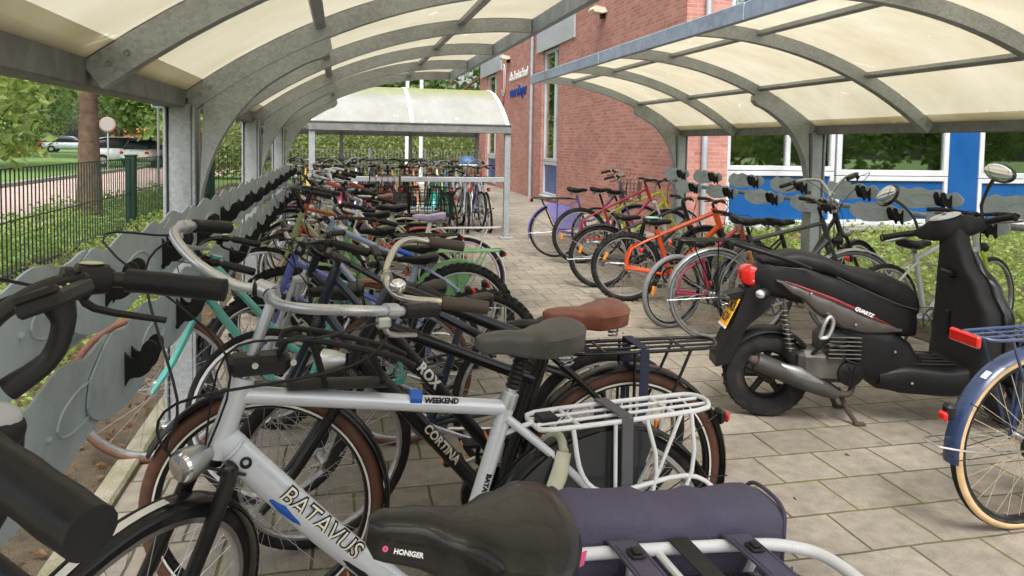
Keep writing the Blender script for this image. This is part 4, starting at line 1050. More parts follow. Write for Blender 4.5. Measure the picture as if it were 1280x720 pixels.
# silver sports bicycle
b = bike('silver trekking bicycle with bold cream lettering on its down tube, handlebar turned left', .68, 1.80, 188, 1, 47, LG, R=.352, wb=1.15, kind='diamond', mat=SILV, fs=.55, fork='#141518',
         bar='swept', bar_pts=[(0, 0, 0), (.03, .06, 0), (.06, .15, .03), (.03, .255, .055), (-.05, .30, .045), (-.19, .315, .01)], barm=mk('silver_bar', (.55, .56, .60), .3, .75, .05, 20), grip=BLKP, saddle=GREY_L, sad_dim=(.275, .092), sad_th=.075, sad_z=.985, barz=1.125, cz_off=-.035, mud=BLKM, carrier=WHT, guard=GSMOKE, det=2, tube_r=.019,
         side=None, ns=32, sr=.0011, tail=False, head_len=.15, strap=mk('grey_strap', (.1, .1, .11), .7), sad_dx=-.03, stand=False)
fr = b['frame']; bb, hb, ht, ax = b['bb'], b['hb'], b['ht'], b['ax']
MB().tube([hb+ax*.03, hb.lerp(bb, .5), bb], [.036, .035, .031], 18, 3, flat=(.72, 1)).build('down_tube', SILV, fr)
p0, p1 = hb+ax*.03, bb
tube_text(b, p0, p1, 'BATAVUS', .056, LETD, 1, .0352, .42, .003, .12, fy=.73)
tube_text(b, p0, p1, 'BATAVUS', .056, LETW, 1, .0362, .42, -.0003, .12, fy=.73)
MB().tube([p0.lerp(p1, .16)+V((.012, .010, -.022)), p0.lerp(p1, .28)+V((.013, .012, -.023)), p0.lerp(p1, .44)+V((.014, .010, -.024))], [.003, .0145, .008], 12, 4).build('blue_stripe', LETB, fr)
MB().tube([p0.lerp(p1, .40)+V((.014, .010, -.024)), p0.lerp(p1, .64)+V((.014, .011, -.024)), p0.lerp(p1, .9)+V((.010, .010, -.02))], [.006, .0135, .004], 12, 4).build('dark_stripe', LETD, fr)
tt0, tt1 = b['ht']-ax*.03, b['sc']
tube_text(b, tt0, tt1, 'WEEKEND', .018, LETD, 1, .0202, .72, .001)
MB().tube([tt0.lerp(tt1, .6), tt0.lerp(tt1, .645)], .0204, 14).build('blue_band', LETB, fr)
tube_text(b, b['sc'], bb, 'BATAVUS', .018, LETD, 1, .0212, .4, .001)
MB().tube([b['sc'].lerp(bb, .52), b['sc'].lerp(bb, .6)], .0214, 14).build('blue_band', LETB, fr)
m = MB(); zz = 2*.352+.04
for s_ in (-1, 1):
    m.tube([(.12, s_*.066, zz), (.10, s_*.085, zz-.12), (.02, s_*.09, zz-.17), (-.2, s_*.088, zz-.16), (-.30, s_*.085, zz-.22), (-.31, s_*.085, zz-.3)], .0062, 10, 4)
    m.tube([(-.09, s_*.068, zz), (-.11, s_*.09, zz-.14), (-.05, s_*.085, .40)], .0058, 10, 3); m.tube([(-.23, s_*.066, zz), (-.22, s_*.088, zz-.15), (-.12, s_*.085, .42)], .0058, 10, 3)
m.build('pannier_guard', WHT, b['root'])
m = MB(); m.box((.165, 0, zz+.006), (.05, .05, .02), .004); m.build('carrier_plate', BLKP, b['root'])
m = MB(); c = p0.lerp(p1, .10)+V((.0, .0255, .0)); m.lathe([(.006, 0), (.013, 0), (.013, .004), (.008, .006), (.006, .0)], MX.Translation(c) @ MX.Rotation(-pi/2, 4, 'X'), 18); m.build('cable_port', BLKP, fr)
for a_, b_ in ((hb+ax*.03, .039), (b['sc'], .022)):
    w_ = MB(); d_ = (p1-p0).normalized() if b_ > .03 else (bb-b['sc']).normalized(); w_.lathe([(b_*.82, -.004), (b_*.9, 0), (b_*.82, .004)], frame_mat(a_+d_*.035, d_.cross(V((0, 1, 0))), V((0, 1, 0))), 20); w_.build('weld_bead', SILV, fr)
# rubber boot on seat post, ring lock, child seat bracket, front mudguard strip
sp, scl = b['sp'], b['sc']; d = (sp-scl).normalized()
MB().tube([scl+d*(.03+.006*i) for i in range(18)], [.0155+.004*(i % 2) for i in range(18)], 14).build('seat_post_boot', BLKP, b['root'])
MB().tube([scl-d*.02, scl+d*.018], .0225, 16).build('seat_clamp', ALU, b['root'])
lk = MB(); h_ = b['hub']; q0 = scl.lerp(h_, .42); lk.tube([q0+V((-.02, .05, .06)), q0+V((.0, .058, .0)), q0+V((.03, .05, -.07))], [.017, .02, .017], 12, 4, flat=(.7, 1.2)); lk.tube([q0+V((-.02, -.05, .06)), q0+V((.0, -.058, .0)), q0+V((.03, -.05, -.07))], [.017, .02, .017], 12, 4)
lk.tube([q0+V((-.02, .05, .06)), q0+V((-.03, 0, .08)), q0+V((-.02, -.05, .06))], .012, 10, 3); lk.build('ring_lock', mk('cream_lock', (.55, .55, .43), .4), b['root'])
br = MB(); c = ht+ax*.045
br.box(tuple(c+V((-.02, 0, -.005))), (.13, .075, .042), .012)
for s in (-1, 1): br.lathe([(.001, .004), (.007, .004), (.007, 0)], MX.Translation(c+V((-.05+.0, .0385, 0))+V((.04*s, 0, 0))) @ RY @ MX.Diagonal((1, 1, -1, 1)), 8, 1)
for yy in (-.05, .05): br.tube([c+V((-.06, yy*.6, .02)), c+V((-.1, yy, .055)), c+V((-.3, yy, .0)), c+V((-.36, yy, -.03))], .007, 8, 3)
for xx in (-.13, -.26): br.tube([c+V((xx, .05, .05 if xx > -.2 else .015)), c+V((xx-.03, .03, -.06)), c+V((xx-.03, -.03, -.06)), c+V((xx, -.05, .05 if xx > -.2 else .015))], .0065, 8, 3)
br.tube([c+V((-.08, 0, -.06)), c+V((-.3, 0, -.075))], .017, 10, flat=(1.8, .7)); br.build('child_seat_bracket', [BLKP, STEEL], b['root'])
R_ = .352; strip = MB(); rs = []
for i in range(9):
    a = radians(62+i*5); rs.append([((R_+.0205)*cos(a), yy, (R_+.0205)*sin(a)) for yy in (-.009, .009)])
strip.loft(rs, closed=False, caps=False); strip.v = [tuple(b['S'] @ (b['fh']+V(p))) for p in strip.v]; strip.build('reflective_strip', REFL, b['root'])
c9 = b['S'] @ (b['A'](1.125)+V((.035, 0, 0))); P = b['path']; k9 = min(range(len(P)), key=lambda q: (P[q]-c9).length)
MB().tube(P[k9-4:k9+5], .0165, 16).build('bar_sleeve', BLKP, b['hbar'])
for q in (k9-4, k9+4): MB().tube([P[q], P[q].lerp(P[q+1], .3)], .019, 18).build('clamp_ring', ALU, b['hbar'])
cb = MB(); P = b['path']
for j, e in enumerate((P[-8], P[7])):
    k0 = V((b['hb'].x+.02, .03-.02*j, b['hb'].z-.04)); cb.tube([e, e+V((.1, .02, -.1)), ht+V((.13, .05-.03*j, -.02)), hb+V((.09, .04, .02)), hb+V((-.06, .026, -.05))], .0032, 6, 6)
cb.build('cable', BLKP, b['root'])

# black double-top-tube bicycle
b = bike('black double top tube bicycle with brown saddle, brown tyres and a chrome bell', .93, 2.29, 180.5, -1, -4, LG, R=.355, wb=1.15, tw=.046, kind='double', mat=BLKM, fs=.56, hsl=.5, barm=mk('dull_chrome', (.6, .57, .52), .22, .95, .06, 20), gripr=.0185, grip_len=.12, bell=True, lever=False, bar_pts=[(0, 0, 0), (.0, .07, -.012), (-.03, .16, -.03), (-.075, .225, -.03), (-.14, .26, -.03), (-.27, .275, -.045)], bar_pts2=[(0, 0, 0), (.0, .06, .02), (-.03, .15, .07), (-.075, .225, .085), (-.14, .26, .075), (-.26, .275, .055)], tyre=BROWN_T, side=BROWN_T,
         rim=BLKM, spoke=SPK, bar='swept', saddle=BROWN_L, sad_dim=(.27, .112), sad_th=.075, sad_z=.925, barz=1.04, mud=BLKM, carrier=BLKM, chaincase=BLKM, tail=2, tail_deg=155, det=2, tube_r=.018, ns=36, strap=mk('navy_strap', (.02, .025, .06), .7), crank=105, grip=mk('brown_grip', (.075, .055, .045), .6), deep=.022, head_len=.26, sad_dx=-.115)
bb, hb, ax = b['bb'], b['hb'], b['ax']
MB().tube([hb+ax*.03, bb], .024, 16).build('down_tube', BLKM, b['frame'])
tube_text(b, hb+ax*.03, bb, 'CORTINA', .036, mk('gold_grey_lettering', (.46, .42, .34), .4), 1, .0245, .58, .0012, .1, lift=.007)
m = MB()
for i in range(2): m.lathe([(.3085, -.0225+i*.043), (.3145, -.0225+i*.043), (.3145, -.0205+i*.043), (.3085, -.0205+i*.043)], MX.Identity(4) @ RY, 72, 0, True)
for f in (0, 1):
    c_ = m.mesh('reflective_line', REFL); put('reflective_line', c_, b['root'], MX.Translation(b['hub']) if f == 0 else b['S'] @ MX.Translation(b['fh']))

# nearest black bicycle
b0 = bike('nearest black bicycle with thick black grips and a wide black saddle', .41, .90, 183, 0, 0, LG, R=.352, wb=1.12, kind='step', mat=BLKM, fs=.6, barm=mk('satin_black_bar', (.012, .012, .013), .42, 0, .15, 15, spec=.4), grip=mk('rubber_grip', (.012, .012, .014), .42, 0, .2, 25, .06, 320), saddle=BLK_L,
           sad_dim=(.25, .118), sad_th=.085, sad_z=.985, barz=1.20, mud=BLKM, carrier=None, det=2, tube_r=.02, gripr=.0168, grip_len=.135, head_len=.30, sad_dx=-.01,
           bar_pts=[(0, 0, 0), (.01, .09, .008), (-.005, .18, .03), (-.05, .25, .047), (-.12, .31, .047), (-.225, .41, .022)], bar_pts2=[(0, 0, 0), (.015, .09, .008), (.012, .17, .03), (-.025, .245, .05), (-.085, .29, .046), (-.235, .265, .03)], light=False, tail=False, stand=False)
r_ = b0['root']; S, A, ht = b0['S'], b0['A'], b0['ht']
SATB = mk('satin_black_bar', (.012, .012, .013), .42, 0, .15, 15, spec=.4)
cl = A(1.20)+V((.035, 0, 0))
m = MB(); m.tube([A(.95), A(1.05), A(1.15)+V((.006, 0, 0)), cl], [.03, .027, .027, .024], 16, 4); m.build('stem_cover', SATB, r_)
m = MB(); m.tube([A(1.0)+V((-.04, .012, 0)), A(1.08)+V((-.05, .012, 0)), A(1.15)+V((-.04, .012, 0))], [.016, .02, .012], 12, 4, flat=(.8, 1)); m.build('stem_side', SATB, r_)
m = MB(); M = MX.Translation(cl+V((-.09, -.02, .075))) @ MX.Rotation(radians(-8), 4, 'Z') @ MX.Rotation(radians(20), 4, 'Y')
m.box((0, 0, 0), (.05, .08, .018), .004, 0, M); m.box((.0, -.036, .011), (.046, .008, .008), .002, 0, M); m.box((.0, .036, .011), (.046, .008, .008), .002, 0, M); m.box((.02, 0, .011), (.008, .06, .008), .002, 0, M)
m.tube([(0, 0, -.006), (.004, 0, -.03), (.03, 0, -.06), (.075, .01, -.075)], [.017, .012, .011, .014], 14, 4, M=M)
dm = m.build('display_mount', SATB, r_)
m = MB()
for i in range(3):
    for j in (-1, 1): m.lathe([(.0018, .0), (.0018, .0105), (.0006, .011)], M @ MX.Translation((-.012+i*.009, j*.009, 0)), 8)
m.build('contact_pins', mk('brass_contact', (.8, .6, .3), .3, .9), dm)
P = b0['path']
for e, f_ in ((P[9], P[12]), (P[-10], P[-13])):
    dd = (f_-e).normalized(); m = MB(); m.tube([e-dd*.006, e+dd*.034], [.021, .023], 18, 3); m.tube([e+dd*.04, e+dd*.052], .018, 14); m.build('grip_shifter', BLKP, b0['hbar'])
    M = frame_mat(e+dd*.014+V((0, 0, .0232)), dd, dd.cross(V((0, 0, -1)))); m = MB(); m.ell((0, 0, 0), (.017, .011, .003), 16, 6, 0, M); m.build('shifter_window', mk('pale_shifter_window', (.55, .56, .40), .3), b0['hbar'])
m = MB(); e = cl+V((-.10, .205, .012)); m.ell(e, (.03, .027, .022), 20, 12); cp = m.build('control_pad', BLKP, b0['hbar'])
m = MB(); m.ell(e+V((-.004, 0, .010)), (.024, .021, .014), 20, 10); m.build('pad_buttons', mk('pad_grey', (.42, .43, .45), .4), cp)
MB().tube([e, cl+V((-.02, .2, .035))], .012, 10).build('pad_arm', BLKP, cp)
for i, (k0, yy) in enumerate(((15, .035), (-16, -.035), (17, .05), (-18, -.05))):
    e = P[k0]; MB().tube([e, e+V((.07, -e.y*.3, -.03)), A(1.06)+V((.11+.02*i, yy, 0)), A(.86)+V((.07, yy*.6, 0))], .0032, 6, 6).build('cable', BLKP, r_)
m = MB(); p = A(.9)+V((.09, 0, 0)); m.ell(p, (.05, .05, .055), 18, 12); hl = m.build('headlight', BLKP, r_)
MB().ell(p+V((.035, 0, 0)), (.02, .042, .045), 16, 10).build('lamp_glass', CLEAR, hl)
# its carrier, a thick white tube loop over a black mudguard
zc = .852; m = MB()
m.tube([(.2, -.095, zc-.005), (.0, -.095, zc), (-.2, -.095, zc), (-.28, -.085, zc), (-.325, -.045, zc), (-.325, .045, zc), (-.28, .085, zc), (-.2, .095, zc), (0, .095, zc), (.2, .095, zc-.005)], .0095, 14, 6)
for xx in (.12, -.06, -.22): m.tube([(xx, -.09, zc-.004), (xx, .09, zc-.004)], .006, 8)
for s in (-1, 1): m.tube([(-.02, s*.095, zc), (.0, s*.08, .37)], .007, 8); m.tube([(-.24, s*.095, zc), (-.03, s*.085, .39)], .007, 8)
ca = m.build('carrier', WHT, r_)
m = MB(); loftx(m, [(-.3, .05, zc-.07, zc-.03), (-.27, .082, zc-.11, zc-.022), (.1, .085, zc-.11, zc-.02), (.17, .06, zc-.1, zc-.035)], 20, .45, 18); m.build('battery_case', mk('glossy_black', (.02, .02, .022), .22, 0, .15, 4, coat=.4), ca)
m = MB(); m.box((-.095, .0, zc+.0125), (.034, .2, .004), .001); m.prism([(.087, zc+.0145), (.115, zc+.004), (.125, zc-.2), (.121, zc-.2), (.11, zc+.0), (.087, zc+.0105)], -.112, -.078, 'yz'); m.build('carrier_strap', mk('elastic_band', (.03, .03, .03), .85, 0, .3, 60), ca)
b0['saddle'].matrix_local = b0['saddle'].matrix_basis @ MX.Rotation(radians(-4), 4, 'Z') @ MX.Rotation(radians(-8), 4, 'Y')
b0['saddle'].location.x += .012; b0['saddle'].location.z += .004
# saddle lettering
def on_saddle(txt, size, x, z, side, mm, ang):
    M = frame_mat((b0['sp'].x+.055+x, side*.034, .985+z), (-1, 0, ang), (0, side*.55, 1)); return text_mesh(txt, size, M, mm, 'lettering', b0['saddle'], None, 0, .0004, .0004)
sdl = b0['saddle']
M = frame_mat((.076, .0365, -.035), (-1, .13, -.06), (0, -.2, 1)); text_mesh('HONIGER', .008, M, mk('white_print', (.75, .75, .75), .5), 'lettering', sdl, None, 0, .0003, .0006)
m = MB(); m.lathe([(.001, .0), (.0035, .0), (.0035, .001), (.001, .001)], M @ MX.Translation((-.028, .001, 0)), 10); m.build('logo', mk('pink_print', (.7, .1, .25), .5), sdl)
M = frame_mat((-.118, .064, -.012), (-.75, -.5, 0), (0, .1, 1)); m = MB(); m.box((0, 0, .012), (.012, .018, .002), 0, 0, M); m.build('side_label', mk('pink_print', (.7, .1, .25), .5), sdl)

# dark violet pannier lying over the carrier
VIO = mk('violet_canvas', (.092, .081, .142), .85, 0, .14, 9, .5, 420, dirt=.18)
pb = thing('pannier_bag', 'dark violet canvas pannier bag strapped over the white carrier of the nearest bicycle', 'pannier bag')
TILT = MX.Translation((0, 0, .85)) @ MX.Rotation(radians(-5), 4, 'Y') @ MX.Translation((0, 0, -.85))
ca.matrix_local = TILT
pb.matrix_basis = MX.Translation((.41, .90, 0)) @ MX.Rotation(radians(183), 4, 'Z') @ TILT
Xs = [-.185, -.18, .175, .18]
m = MB(); rs = []
n_ = 26
for i in range(15):
    t = i/14; x = .075-.372*t; sag = .004*sin(t*9)+.0035*sin(t*23)+.002*sin(t*41); e = 1-.05*abs(2*t-1)**6
    ring = []
    # section in (y, z): a rolled flap, rounded on top, hanging on the far side (local -y)
    sec = [(-.110, -.02), (-.112, .015), (-.118, .040), (-.15, .052), (-.205, .05), (-.228, .02), (-.232, -.06), (-.228, -.2), (-.22, -.34), (-.17, -.36), (-.13, -.34), (-.118, -.2), (-.111, -.08)]
    for q in cr_path([(a, b_, 0) for a, b_ in sec+[sec[0]]], 3)[:-1]:
        ring.append((x, -.155+(q.x+.155)*e, .845+q.y*e+sag))
    rs.append(ring)
m.loft(rs); m.build('bag_body', VIO, pb)
for xx in (.074, -.296):
    m = MB(); m.tube([(xx, q.x, .845+q.y) for q in cr_path([(a, b_, 0) for a, b_ in [(-.111, -.06), (-.113, -.02), (-.115, .016), (-.121, .043), (-.15, .055), (-.207, .053), (-.231, .021), (-.235, -.06)]], 4)], .0035, 8)
    m.build('piping', mk('violet_binding', (.065, .056, .10), .8), pb)
for xx in (.0, -.195):
    m = MB(); M = MX.Translation((xx, 0, 0))
    path = [(-.1125, .86), (-.1, .8665), (-.08, .869), (-.0, .871), (.08, .869), (.105, .855), (.118, .80), (.125, .62)]
    rs = [[(xx-.022, a, z), (xx+.022, a, z), (xx+.022, a-.001, z-.004), (xx-.022, a-.001, z-.004)] for a, z in [(p.x, p.y) for p in cr_path([(a, b_, 0) for a, b_ in path], 4)]]
    m.loft(rs, smooth=False); st = m.build('strap', VIO, pb)
    m = MB(); m.box((xx, -.05, .8735), (.022, .026, .006), .003); m.box((xx, -.05, .878), (.013, .017, .004), .002); m.build('buckle', BLKP, st)
    m = MB()
    for sx_ in (-.017, .017): m.tube([(xx+sx_, -.08, .8715), (xx+sx_, .08, .8715)], .0009, 4)
    m.build('stitching', mk('violet_binding', (.065, .056, .10), .8), st)

# blue bicycle at the right edge
bl = bike('dark blue bicycle with tan walled tyres standing at the right edge', 2.56, 2.27, 2, 3, 0, RG, R=.352, wb=1.1, tw=.044, kind='step', mat=NAVY, barm=BLKM, side=TAN, rim=BLKM, spoke=mk('tan_spoke', (.6, .52, .38), .4, .5), mud=NAVY, carrier=NAVY, chaincase=BLKP, det=2, ns=32, sad_z=.98, tail=False, sr=.0013, mud_r=(-12, 188))
m = MB(); m.box((-.345, 0, .775), (.02, .13, .045), .006); m.build('rear_reflector', REDL, bl['root'])
m = MB(); a = radians(160); m.box((-.385, 0, .50), (.04, .045, .06), .012, 0); m.box((-.41, 0, .485), (.02, .04, .035), .008, 1); m.build('tail_light', [BLKP, REDL], bl['root'])
m = MB(); m.tube([(0, -.08, .352), (-.3, -.075, .37), (-.44, -.04, .385), (-.45, 0, .385), (-.44, .04, .385), (-.3, .075, .37), (0, .08, .352)], .004, 8, 5); m.build('lamp_guard', STEEL, bl['root'])
m = MB(); a = radians(131); M = MX.Translation(bl['hub']+V(((.352+.0185)*cos(a), -.0, (.352+.0185)*sin(a)))) @ MX.Rotation(-a+pi/2, 4, 'Y'); m.box((0, -.012, .002), (.035, .022, .002), 0, 0, M); m.build('sticker', WHT, bl['root'])

# ------------------------------------------------------------------ the rest of the left row
c_ = '#'
ORNG = mk('saddle_brown', (.25, .10, .05), .45)
def L(label, x, y, head=180, **k):
    return bike(label, x, y, head, k.pop('lean', random.uniform(-5, 5)), k.pop('steer', random.uniform(-28, 28)), LG, **k)
bk_ = L('black mountain bicycle with large white letters just behind the brown saddled bicycle', 1.0, 2.66, 181, kind='mtb', col='#15171b', bar='flat', sad_z=.80, barz=.97, knob=False, tw=.046, R=.335, wb=1.06, fs=.42, sus=True, light=False, tail=False, crank=-20, steer=20)
L('dark blue city bicycle with slim tyres third behind the silver one', .80, 3.0, 179, kind='step', col='#1c2838', bar='swept', saddle=BLKP, mud=None, sad_z=.80, barz=.98, lean=6, steer=-14, tail=False)
L('teal ladies bicycle with brown tyres, its front wheel pushed right under the rack', .28, 3.5, 180, kind='step', col='#58aaa0', tyre=BROWN_T, side=BROWN_T, bar='swept', sad_z=.78, barz=.92, mud=None, saddle=BLKP, grip=BLKP, rim=ALU, lean=-2, steer=4)
L('black bicycle with a knobby rear tyre, nearer of the two mountain bikes', .72, 3.86, 180, kind='mtb', col='#20242b', bar='flat', knob=True, tw=.056, R=.34, fs=.40, sad_z=.72, barz=.95, sus=True, light=False, tail=False, lean=-5, fork='#b9bcc0', steer=-18)
L('purple blue childrens bicycle with a brown saddle half hidden by grips', .48, 4.15, 180, kind='mtb', col='#6a74c4', bar='flat', barm=ALU, R=.30, wb=.96, fs=.38, sad_z=.70, barz=.9, light=True, saddle=BROWN_L, steer=24)
sb_ = L('silver and blue mountain bicycle with red letters on its top tube', .76, 4.62, 180, kind='mtb', col='#8c9bbd', bar='flat', barm=ALU, knob=True, tw=.056, R=.34, fs=.47, sad_z=.74, barz=.96, sus=True, light=False, tail=False, lean=2, fork='#d8dade', steer=-10, sad_dx=-.02)
L('green bicycle with broad green mudguards and a green carrier', .80, 5.1, 180, kind='low', col='#6fa06d', mud='#6fa06d', carrier='#7fae7c', guard=paint('#6fa06d'), R=.31, wb=.98, fs=.40, sad_z=.74, barz=.93, bar='swept', steer=22)
L('pale olive bicycle with black carrier in the middle of the left row', .55, 5.45, 180, kind='step', col='#9aa77f', bar='oma', mud='#9aa77f', carrier=BLKM, saddle=BLKP, sad_z=.82, barz=.98)
L('white ladies bicycle with lilac saddle and lilac rims', .96, 5.85, 180, kind='step', col='#d9d8d6', rim=paint('#c9b3cf'), bar='swept', barm=ALU, mud='#dddddd', carrier='#e2e2e2', saddle=paint('#bfb0d6'), sad_z=.88, barz=1.0, chaincase=paint('#d9d8d6'), tail=False, steer=-16)
L('orange and black bicycle with a bare black carrier', .55, 6.2, 180, kind='diamond', col='#a8502c', bar='flat', barm=ALU, carrier=BLKM, saddle=BLKP, sad_z=.86, steer=25)
L('white framed bicycle with red details behind the lilac saddle', .70, 6.55, 180, kind='diamond', col='#d4d4cf', bar='swept', barm=ALU, mud='#b23a30', saddle=BLKP, grip=paint('#b4442e'), sad_z=.9)
L('pale green bicycle with curved white handlebar and black wire basket', .72, 6.98, 180, kind='low', col='#b2c08c', bar='oma', barm=WHT, mud='#c2cc9c', carrier=BLKM, crate=BLKP, saddle=BLKP, steer=-8, barz=1.06, sad_z=.86)
L('cream ladies bicycle with brown grips and a long brown saddle', .62, 7.38, 180, kind='step', col='#cfc6a8', bar='oma', barm=ALU, grip=BROWN_L, saddle=BROWN_L, mud='#cfc6a8', carrier=ALU, barz=1.0)
L('light blue bicycle with a red rear lamp in the left row', .66, 7.75, 180, kind='step', col='#8fb4d6', bar='swept', barm=ALU, mud='#8fb4d6', carrier='#8fb4d6', saddle=BLKP, sad_z=.86)
L('red childrens bicycle with white handlebar in the left row', .56, 8.15, 180, kind='mtb', col='#b3322e', bar='kid', barm=WHT, R=.28, wb=.9, fs=.36, sad_z=.72, barz=.85)
LF = [('black roadster bicycle with curved handlebar near the far end of the left row', '#1b1c1e', 'step', False), ('pink bicycle near the far end of the left row', '#c0628c', 'step', False), ('dark green bicycle near the far end of the left row', '#2f4a38', 'diamond', False),
      ('plain mid grey bicycle near the far end of the left row', '#8b8f94', 'diamond', False), ('last bicycle of the left row, dark red beside the far shelter rail', '#6d2226', 'step', True)]
for i, (lb, c, kd, cr) in enumerate(LF):
    L(lb, .6+random.uniform(-.15, .12), 8.55+i*.38, 180, kind=kd, col=c, mud=c, carrier=BLKM, bar=random.choice(['swept', 'oma', 'flat']), crate=mk('dark_wicker', (.14, .075, .035), .8) if cr else None, saddle=BLKP, det=0, barm=random.choice([ALU, BLKM]), sad_z=random.uniform(.8, .92), barz=.98)

MB().tube([bk_['hb']+bk_['ax']*.02, bk_['bb']], .024, 14).build('down_tube', paint('#15171b'), bk_['frame'])
tube_text(bk_, bk_['hb']+bk_['ax']*.02, bk_['bb'], 'ROX', .05, mk('white_print', (.75, .75, .75), .5), 1, .0245, .35, .002, lift=.006)
tube_text(sb_, sb_['ht']-sb_['ax']*.03, sb_['sc'], 'ALPIN', .04, mk('red_print', (.45, .03, .04), .45), 1, .0172, .62, .002, lift=.005)
MB().tube([(sb_['ht']-sb_['ax']*.03).lerp(sb_['sc'], .74), (sb_['ht']-sb_['ax']*.03).lerp(sb_['sc'], .92)], .0172, 14).build('blue_band', LETB, sb_['frame'])
# ------------------------------------------------------------------ right row
def Rr(label, x, y, head, **k):
    return bike(label, x, y, head, k.pop('lean', random.uniform(-3, 4)), k.pop('steer', random.uniform(-10, 12)), RG, **k)
Rr('purple city bicycle with grey carrier, farthest of the right row', 2.70, 9.12, -8, kind='step', col='#6c5ba8', mud='#6c5ba8', carrier=BLKM, bar='swept', barm=ALU, basket=mk('wire_basket_grey', (.2, .18, .19), .5), sad_z=.9, guard=paint('#8a83c0'))
Rr('red and white mountain bicycle parked near the purple one', 2.86, 8.6, -11, kind='mtb', col='#b8202c', bar='flat', R=.34, tw=.05, knob=True, fs=.46, sad_z=.93, barz=1.03, light=False, tail=False, sus=True, fork='#d8d8dc', carrier=None)
Rr('bright yellow bicycle standing between the purple one and the red one', 3.2, 8.95, -9, kind='mtb', col='#c9d41e', bar='flat', R=.33, fs=.44, sad_z=.88, barz=1.0, light=False, tail=False)
Rr('black mountain bicycle just beyond the orange one', 2.58, 7.1, -12, kind='mtb', col='#1d1f22', bar='flat', R=.32, tw=.05, knob=True, fs=.42, sad_z=.75, barz=.92, light=False, tail=False, mud=BLKP, mud_r=(30, 150), mud_f=(60, 150))
o = Rr('orange mountain bicycle with teal topped saddle', 2.60, 6.44, -16, kind='mtb', col='#d9501a', bar='flat', R=.325, tw=.052, knob=True, wb=1.04, fs=.42, sad_z=.78, barz=.95, light=False, tail=False, saddle=BLKP, tube_r=.021, lean=2, crank=70, stand=False, fork='#1a1c22')
m = MB(); m.ell((-.05, 0, .012), (.07, .055, .012), 16, 8); m.build('saddle_cover', paint('#7fc4c0'), o['saddle'])
GT = mk('grey_tyre', (.16, .165, .175), .75, 0, .15, 30)
Rr('pink and orange childrens bicycle with grey tyres', 2.58, 5.42, 14, kind='mtb', col='#b03656', fork='#e58a2a', bar='flat', R=.30, tw=.042, tyre=GT, side=GT, wb=.9, fs=.36, sad_z=.7, barz=.86, light=False, saddle=BLKP, knob=False, rim=BLKM, stand=False)
Rr('grey city bicycle with silver mudguards and black carrier beside the scooter', 2.72, 5.0, -8, kind='diamond', col='#3a3d42', bar='flat', R=.345, side=GT, mud=ALU, carrier=BLKM, saddle=BLKP, sad_z=.93, barz=1.03, tail=1)
Rr('black bicycle with a high curved bright handlebar standing behind the scooter seat', 3.1, 5.05, 8, kind='step', col='#17181b', bar='oma', barm=ALU, R=.35, mud=BLKM, saddle=BLKP, sad_z=.9, barz=1.1, lean=-4, steer=16)
Rr('lime green and silver bicycle half hidden behind the scooter', 3.62, 4.35, 8, kind='diamond', mat=paint('#b9bcc0'), fork='#9fc22a', bar='flat', R=.34, mud=None, saddle=BLKP, sad_z=.83, barz=1.0, fs=.47, lean=3)
m = None

# ------------------------------------------------------------------ far rows
FR = [('#b8b9bb', 'step', 'silver'), ('#34373c', 'diamond', 'charcoal'), ('#a33c6a', 'step', 'magenta'), ('#2a63b8', 'step', 'blue'), ('#7b2d28', 'diamond', 'maroon'), ('#1a1b1d', 'step', 'black'), ('#1f55c9', 'low', 'bright blue, orange wheeled'), ('#3b2c26', 'diamond', 'dark brown'), ('#c7b48d', 'step', 'cream, tan tyred'), ('#37b8ac', 'step', 'turquoise'), ('#2fae9f', 'diamond', 'teal green'), ('#45c437', 'mtb', 'bright green small'), ('#e3e3e6', 'mtb', 'white'), ('#2c5c9c', 'mtb', 'navy'), ('#f0f0f0', 'mtb', 'white and black')]
for i, (c, kd, nm) in enumerate(FR):
    x = -.35+i*.195; kid = 'small' in nm
    bike(f'{nm} bicycle in the row under the far shelter', x, 11.75+random.uniform(-.12, .2), 90+random.uniform(-9, 9), random.uniform(-7, 7), random.uniform(-15, 15), FG, kind=kd, col=c, mud=c if kd in ('step', 'low') else None, carrier=BLKM if kd != 'mtb' else None,
         bar=random.choice(['flat', 'swept', 'oma']), barm=random.choice([ALU, BLKM]), R=.27 if kid else .335, wb=.88 if kid else 1.05, fs=.34 if kid else .5, sad_z=.66 if kid else .9, barz=.82 if kid else 1.03, saddle=random.choice([BLKP, BROWN_L, BLKP]),
         rim=paint('#d9642a') if 'orange' in nm else None, tyre=paint('#c4551f') if 'orange' in nm else (TAN if 'tan tyred' in nm else None), side=paint('#c4551f') if 'orange' in nm else (TAN if 'tan tyred' in nm else None), det=0)
SR = [('#26282c', 'black'), ('#c9a227', 'yellow'), ('#b8613c', 'copper'), ('#8fa0b4', 'steel blue'), ('#5b2430', 'wine red'), ('#e6e6e2', 'ivory white'), ('#2d3a30', 'bottle green'), ('#98724a', 'caramel'), ('#3c3f45', 'graphite'), ('#c77d5a', 'salmon'), ('#d4c3a0', 'sand'), ('#3b5b8c', 'denim blue'), ('#8a8d90', 'plain grey')]
WICK = mk('dark_wicker', (.14, .075, .035), .8)
